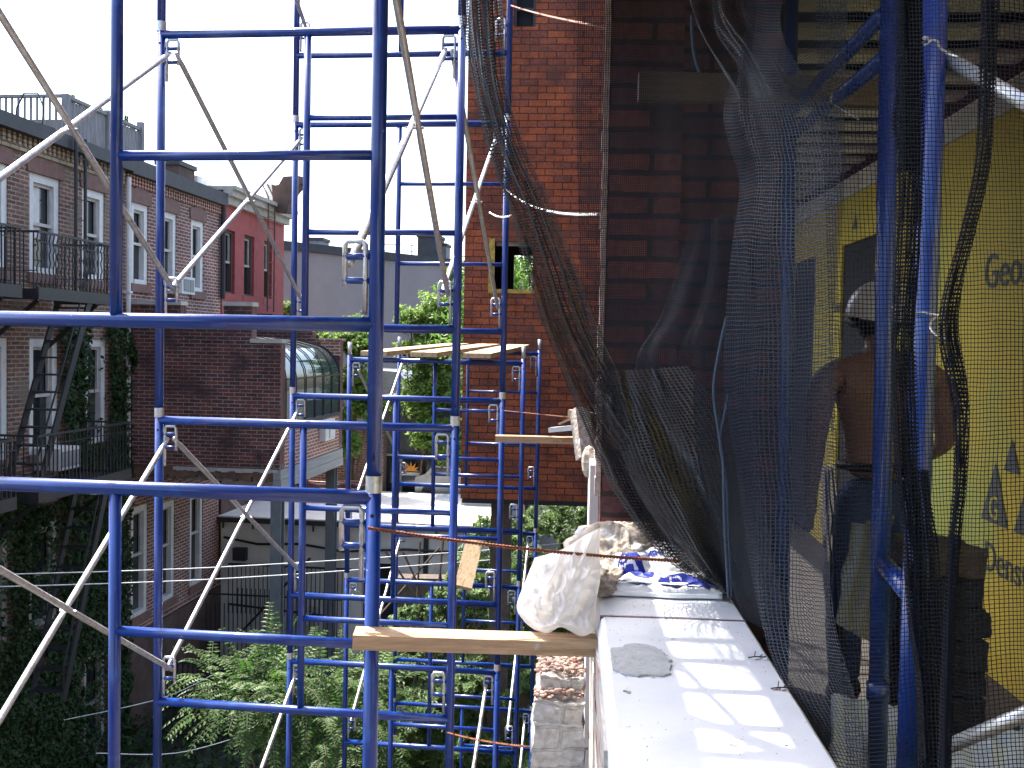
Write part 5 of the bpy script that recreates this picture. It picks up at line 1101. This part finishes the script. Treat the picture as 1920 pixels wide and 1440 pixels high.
def upright(name, label, pts, d, m, seed):
    o = MB(); a, b, c, e = [P(px, py, dd) for (px, py), dd in zip(pts, d)]
    R_ = [[a.lerp(b, i/30).lerp(e.lerp(c, i/30), j/30)+Vector((0, .05*nz((i*.25, j*.2, seed), 1), .02*nz((i*.3, j*.2, seed+4), 1))) for i in range(31)] for j in range(31)]
    o.grid(R_); o.grid([[p+Vector((0, .02, -.01)) for p in reversed(r)] for r in R_]); return tag(o.build(name, m, smooth=True), label, 'plastic sheet')
upright('plastic_sheet', 'pale blue plastic sheet heaped behind the ledge at bottom right', [(1562, 1300), (1690, 1325), (1720, 1600), (1560, 1600)], (3.0, 3.0, 2.6, 2.6), pb, 1)
upright('plastic_sheet', 'pale blue torn sheet at the lower right corner', [(1752, 1400), (1960, 1350), (2000, 1600), (1740, 1600)], (2.6, 2.8, 2.3, 2.3), pb, 6)
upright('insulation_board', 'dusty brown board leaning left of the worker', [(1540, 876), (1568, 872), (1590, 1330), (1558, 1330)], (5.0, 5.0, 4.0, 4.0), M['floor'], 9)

# ------------------------------------------------------------------ debris netting
def cr(P_, t):
    n_ = len(P_)-1; x = max(0, min(n_-1e-6, t*n_)); i = int(x); f = x-i; p0, p1, p2, p3 = P_[max(i-1, 0)], P_[i], P_[i+1], P_[min(i+2, n_)]
    return .5*((2*p1)+(p2-p0)*f+(2*p0-5*p1+4*p2-p3)*f*f+(3*p1-p0-3*p2+p3)*f**3)
def net(name, Lp, Rp, nu, nv, pleats, amp, m, label, seed=0, mid=None, wob=.03, parent=None, umul=1.0, shift=1.0):
    """Sheet between two 3-D edge curves, gathered into pleats; UVs follow the real cloth length."""
    Lp = [Vector(p) for p in Lp]; Rp = [Vector(p) for p in Rp]; R_, U = [], []
    for j in range(nv+1):
        v = j/nv; a, b = cr(Lp, v), cr(Rp, v); c = cr([Vector(p) for p in mid], v) if mid else None; row = []
        nrm = (b-a).cross(Vector((0, 0, 1))); nrm.normalize()
        for i in range(nu+1):
            u = i/nu; p = a.lerp(b, u)
            if c is not None: p = p + (c-(a+b)/2)*4*u*(1-u)
            ph = pleats*2*pi*u + 2.2*nz((u*2, v*2.2*shift, seed), 1)
            k = sin(ph)*.7+sin(ph*2.3+v*3)*.3
            am = amp*(.55+.8*(nz((u*3, v*3, seed+3), 1)+.5))
            p = p + nrm*(am*k) + (b-a).normalized()*(amp*.35*cos(ph*1.3)) + Vector((nz(p, 2.2, seed), nz(p, 2.2, seed+5), .4*nz(p, 2.5, seed+8)))*wob
            row.append(p)
        R_.append(row)
    # cloth length along rows, averaged
    um = [0]*(nu+1)
    for i in range(1, nu+1): um[i] = um[i-1]+max((R_[j][i]-R_[j][i-1]).length for j in (nv//4, nv//2, 3*nv//4))
    vm = [0]*(nv+1)
    for j in range(1, nv+1): vm[j] = vm[j-1]+(R_[j][nu//2]-R_[j-1][nu//2]).length
    U = [[(um[i]*umul, vm[j]) for i in range(nu+1)] for j in range(nv+1)]
    o = MB(); o.grid(R_, U); ob = o.build(name, m, parent, smooth=True, world=parent is not None)
    return ob
def W(x, y, z): return GB @ Vector((x, y, z))
nt_ = thing('debris_netting', 'black debris netting hung over the whole right side of the photo', 'netting', W(.5, 2.5, -.75), 0)
# farther sheet: pier to the middle of the terrace opening
L_ = [W(-.02, 3.2, 1.9), W(.0, 3.2, .9), W(.02, 3.2, .3), W(.06, 3.2, -.1), W(.10, 3.22, -.36), W(.20, 3.2, -.56)]
R2_ = [W(.57, 2.22, 1.9), W(.57, 2.22, .9), W(.57, 2.2, .3), W(.57, 2.2, -.1), W(.57, 2.18, -.6), W(.57, 2.15, -1.3)]
Md = [W(.47, 2.95, 1.9), W(.46, 2.95, .9), W(.46, 2.93, .3), W(.46, 2.92, -.1), W(.48, 2.9, -.5), W(.52, 2.9, -.95)]
net('net_sheet', L_, R2_, 150, 90, 4, .010, M['net_far'], '', 1, mid=Md, parent=nt_)
# nearer sheet in front of posts
net('net_sheet', [P(1543, -260, 1.62), P(1541, 0, 1.6), P(1540, 400, 1.58), P(1545, 800, 1.58), P(1560, 1150, 1.6), P(1580, 1560, 1.6)],
    [P(2140, -260, 1.25), P(2140, 0, 1.25), P(2140, 400, 1.25), P(2140, 800, 1.25), P(2140, 1150, 1.25), P(2140, 1560, 1.25)], 70, 90, 2.2, .014, M['net'], '', 4, wob=.02, parent=nt_)
# gathered swath falling from the upper left to the ledge
Ls = [(846, -80), (856, 40), (876, 150), (903, 290), (945, 400), (980, 510), (1008, 600), (1045, 700), (1082, 790), (1104, 850), (1135, 915), (1190, 995), (1250, 1058), (1345, 1108)]
Rs = [(925, -80), (936, 60), (950, 190), (985, 290), (1035, 390), (1092, 520), (1130, 640), (1180, 735), (1265, 830), (1372, 905), (1392, 955), (1402, 1010), (1404, 1060), (1402, 1125)]
dl = [2.95, 2.95, 2.95, 2.95, 2.95, 2.96, 2.98, 3.0, 3.0, 3.0, 3.02, 3.02, 3.0, 2.98]
net('net_swath', [P(x, y, d-.05) for (x, y), d in zip(Ls, dl)], [P(x, y, d+.05) for (x, y), d in zip(Rs, dl)], 130, 170, 3.3, .022, M['net_fine'], '', 9, wob=.022, parent=nt_, umul=.5)
net('net_swath', [P(x+12, y+4, d+.03) for (x, y), d in zip(Ls, dl)], [P(x-10, y, d+.10) for (x, y), d in zip(Rs, dl)], 110, 170, 1.6, .018, M['net_fine'], '', 14, wob=.02, parent=nt_, umul=.6)
# hanging second layer with the pulled corner
Ld = [(1400, -120), (1396, 20), (1360, 120), (1336, 205), (1348, 270), (1368, 335), (1366, 450), (1362, 600), (1362, 760), (1372, 930), (1388, 1060), (1430, 1190), (1490, 1300), (1550, 1430), (1580, 1540)]
Rd = [(1440, -120), (1425, 40), (1470, 130), (1530, 205), (1548, 262), (1556, 330), (1556, 450), (1552, 600), (1548, 760), (1552, 930), (1556, 1080), (1562, 1200), (1568, 1320), (1580, 1440), (1590, 1560)]
dd = [2.75, 2.7, 2.65, 2.6, 2.55, 2.5, 2.45, 2.45, 2.45, 2.5, 2.5, 2.45, 2.3, 2.15, 2.1]
net('net_fold', [P(x, y, d+.15) for (x, y), d in zip(Ld, dd)], [P(x, y, d-.40) for (x, y), d in zip(Rd, dd)], 90, 190, .8, .035, M['net_blue'], '', 21, wob=.05, parent=nt_, umul=.6)
# upper bunched net
net('net_fold', [P(1262, -120, 2.9), P(1290, 0, 2.85), P(1312, 60, 2.8), P(1345, 130, 2.75), P(1375, 190, 2.7)], [P(1420, -120, 2.8), P(1400, 0, 2.75), P(1420, 60, 2.7), P(1455, 110, 2.65), P(1500, 185, 2.6)], 60, 60, 2, .02, M['net_fine'], '', 25, wob=.02, parent=nt_)
net('net_fold', [P(1130, 740, 3.05), P(1150, 830, 3.0), P(1200, 920, 3.0), P(1270, 1000, 3.0), P(1330, 1080, 2.98)], [P(1250, 700, 3.05), P(1330, 800, 3.0), P(1400, 900, 2.95), P(1440, 1000, 2.9), P(1470, 1150, 2.8)], 90, 60, 1.8, .03, M['net_fine'], '', 31, wob=.03, parent=nt_)
# bunched dark vertical edges in front of the posts
def strap(pts, hw, d, m, seed, pl=3):
    L2 = [P(x-hw, y, d) for x, y in pts]; R2 = [P(x+hw, y, d+.02) for x, y in pts]
    net('net_edge', L2, R2, 26, 120, pl, .012, m, '', seed, wob=.004, parent=nt_)
strap([(1702, -100), (1704, 100), (1704, 300), (1697, 500), (1690, 650), (1698, 850), (1712, 1000), (1722, 1150), (1740, 1300), (1745, 1540)], 20, 1.5, M['net_dense'], 41)
strap([(1712, -100), (1706, 150), (1700, 320)], 20, 1.52, M['net_dense'], 43)
strap([(1712, 880), (1722, 1000), (1732, 1150), (1745, 1300), (1750, 1540)], 30, 1.52, M['net_dense'], 44)
strap([(1858, -100), (1850, 120), (1842, 300), (1815, 430), (1786, 540), (1776, 620), (1790, 700), (1800, 780), (1796, 900), (1786, 1000), (1775, 1200), (1770, 1540)], 11, 1.42, M['net_dense'], 45, 2)
net('net_sheet', [P(x, y, 3.08) for x, y in [(1300, 420), (1280, 500), (1240, 600), (1190, 680), (1200, 800), (1260, 950), (1345, 1100)]], [P(x, y, d) for (x, y), d in zip([(1400, 400), (1410, 480), (1415, 560), (1420, 640), (1430, 800), (1445, 980), (1480, 1230)], [2.8, 2.8, 2.8, 2.8, 2.75, 2.7, 2.5])], 80, 110, 2.2, .022, M['net_far'], '', 51, wob=.03, parent=nt_)
net('net_fold', [P(x, y, 3.0) for x, y in [(1110, 700), (1135, 800), (1170, 900), (1235, 990), (1330, 1090)]], [P(x, y, 2.9) for x, y in [(1300, 680), (1370, 780), (1410, 890), (1430, 1000), (1440, 1140)]], 90, 70, 1.2, .03, M['net_fine'], '', 57, wob=.04, parent=nt_, umul=.6)
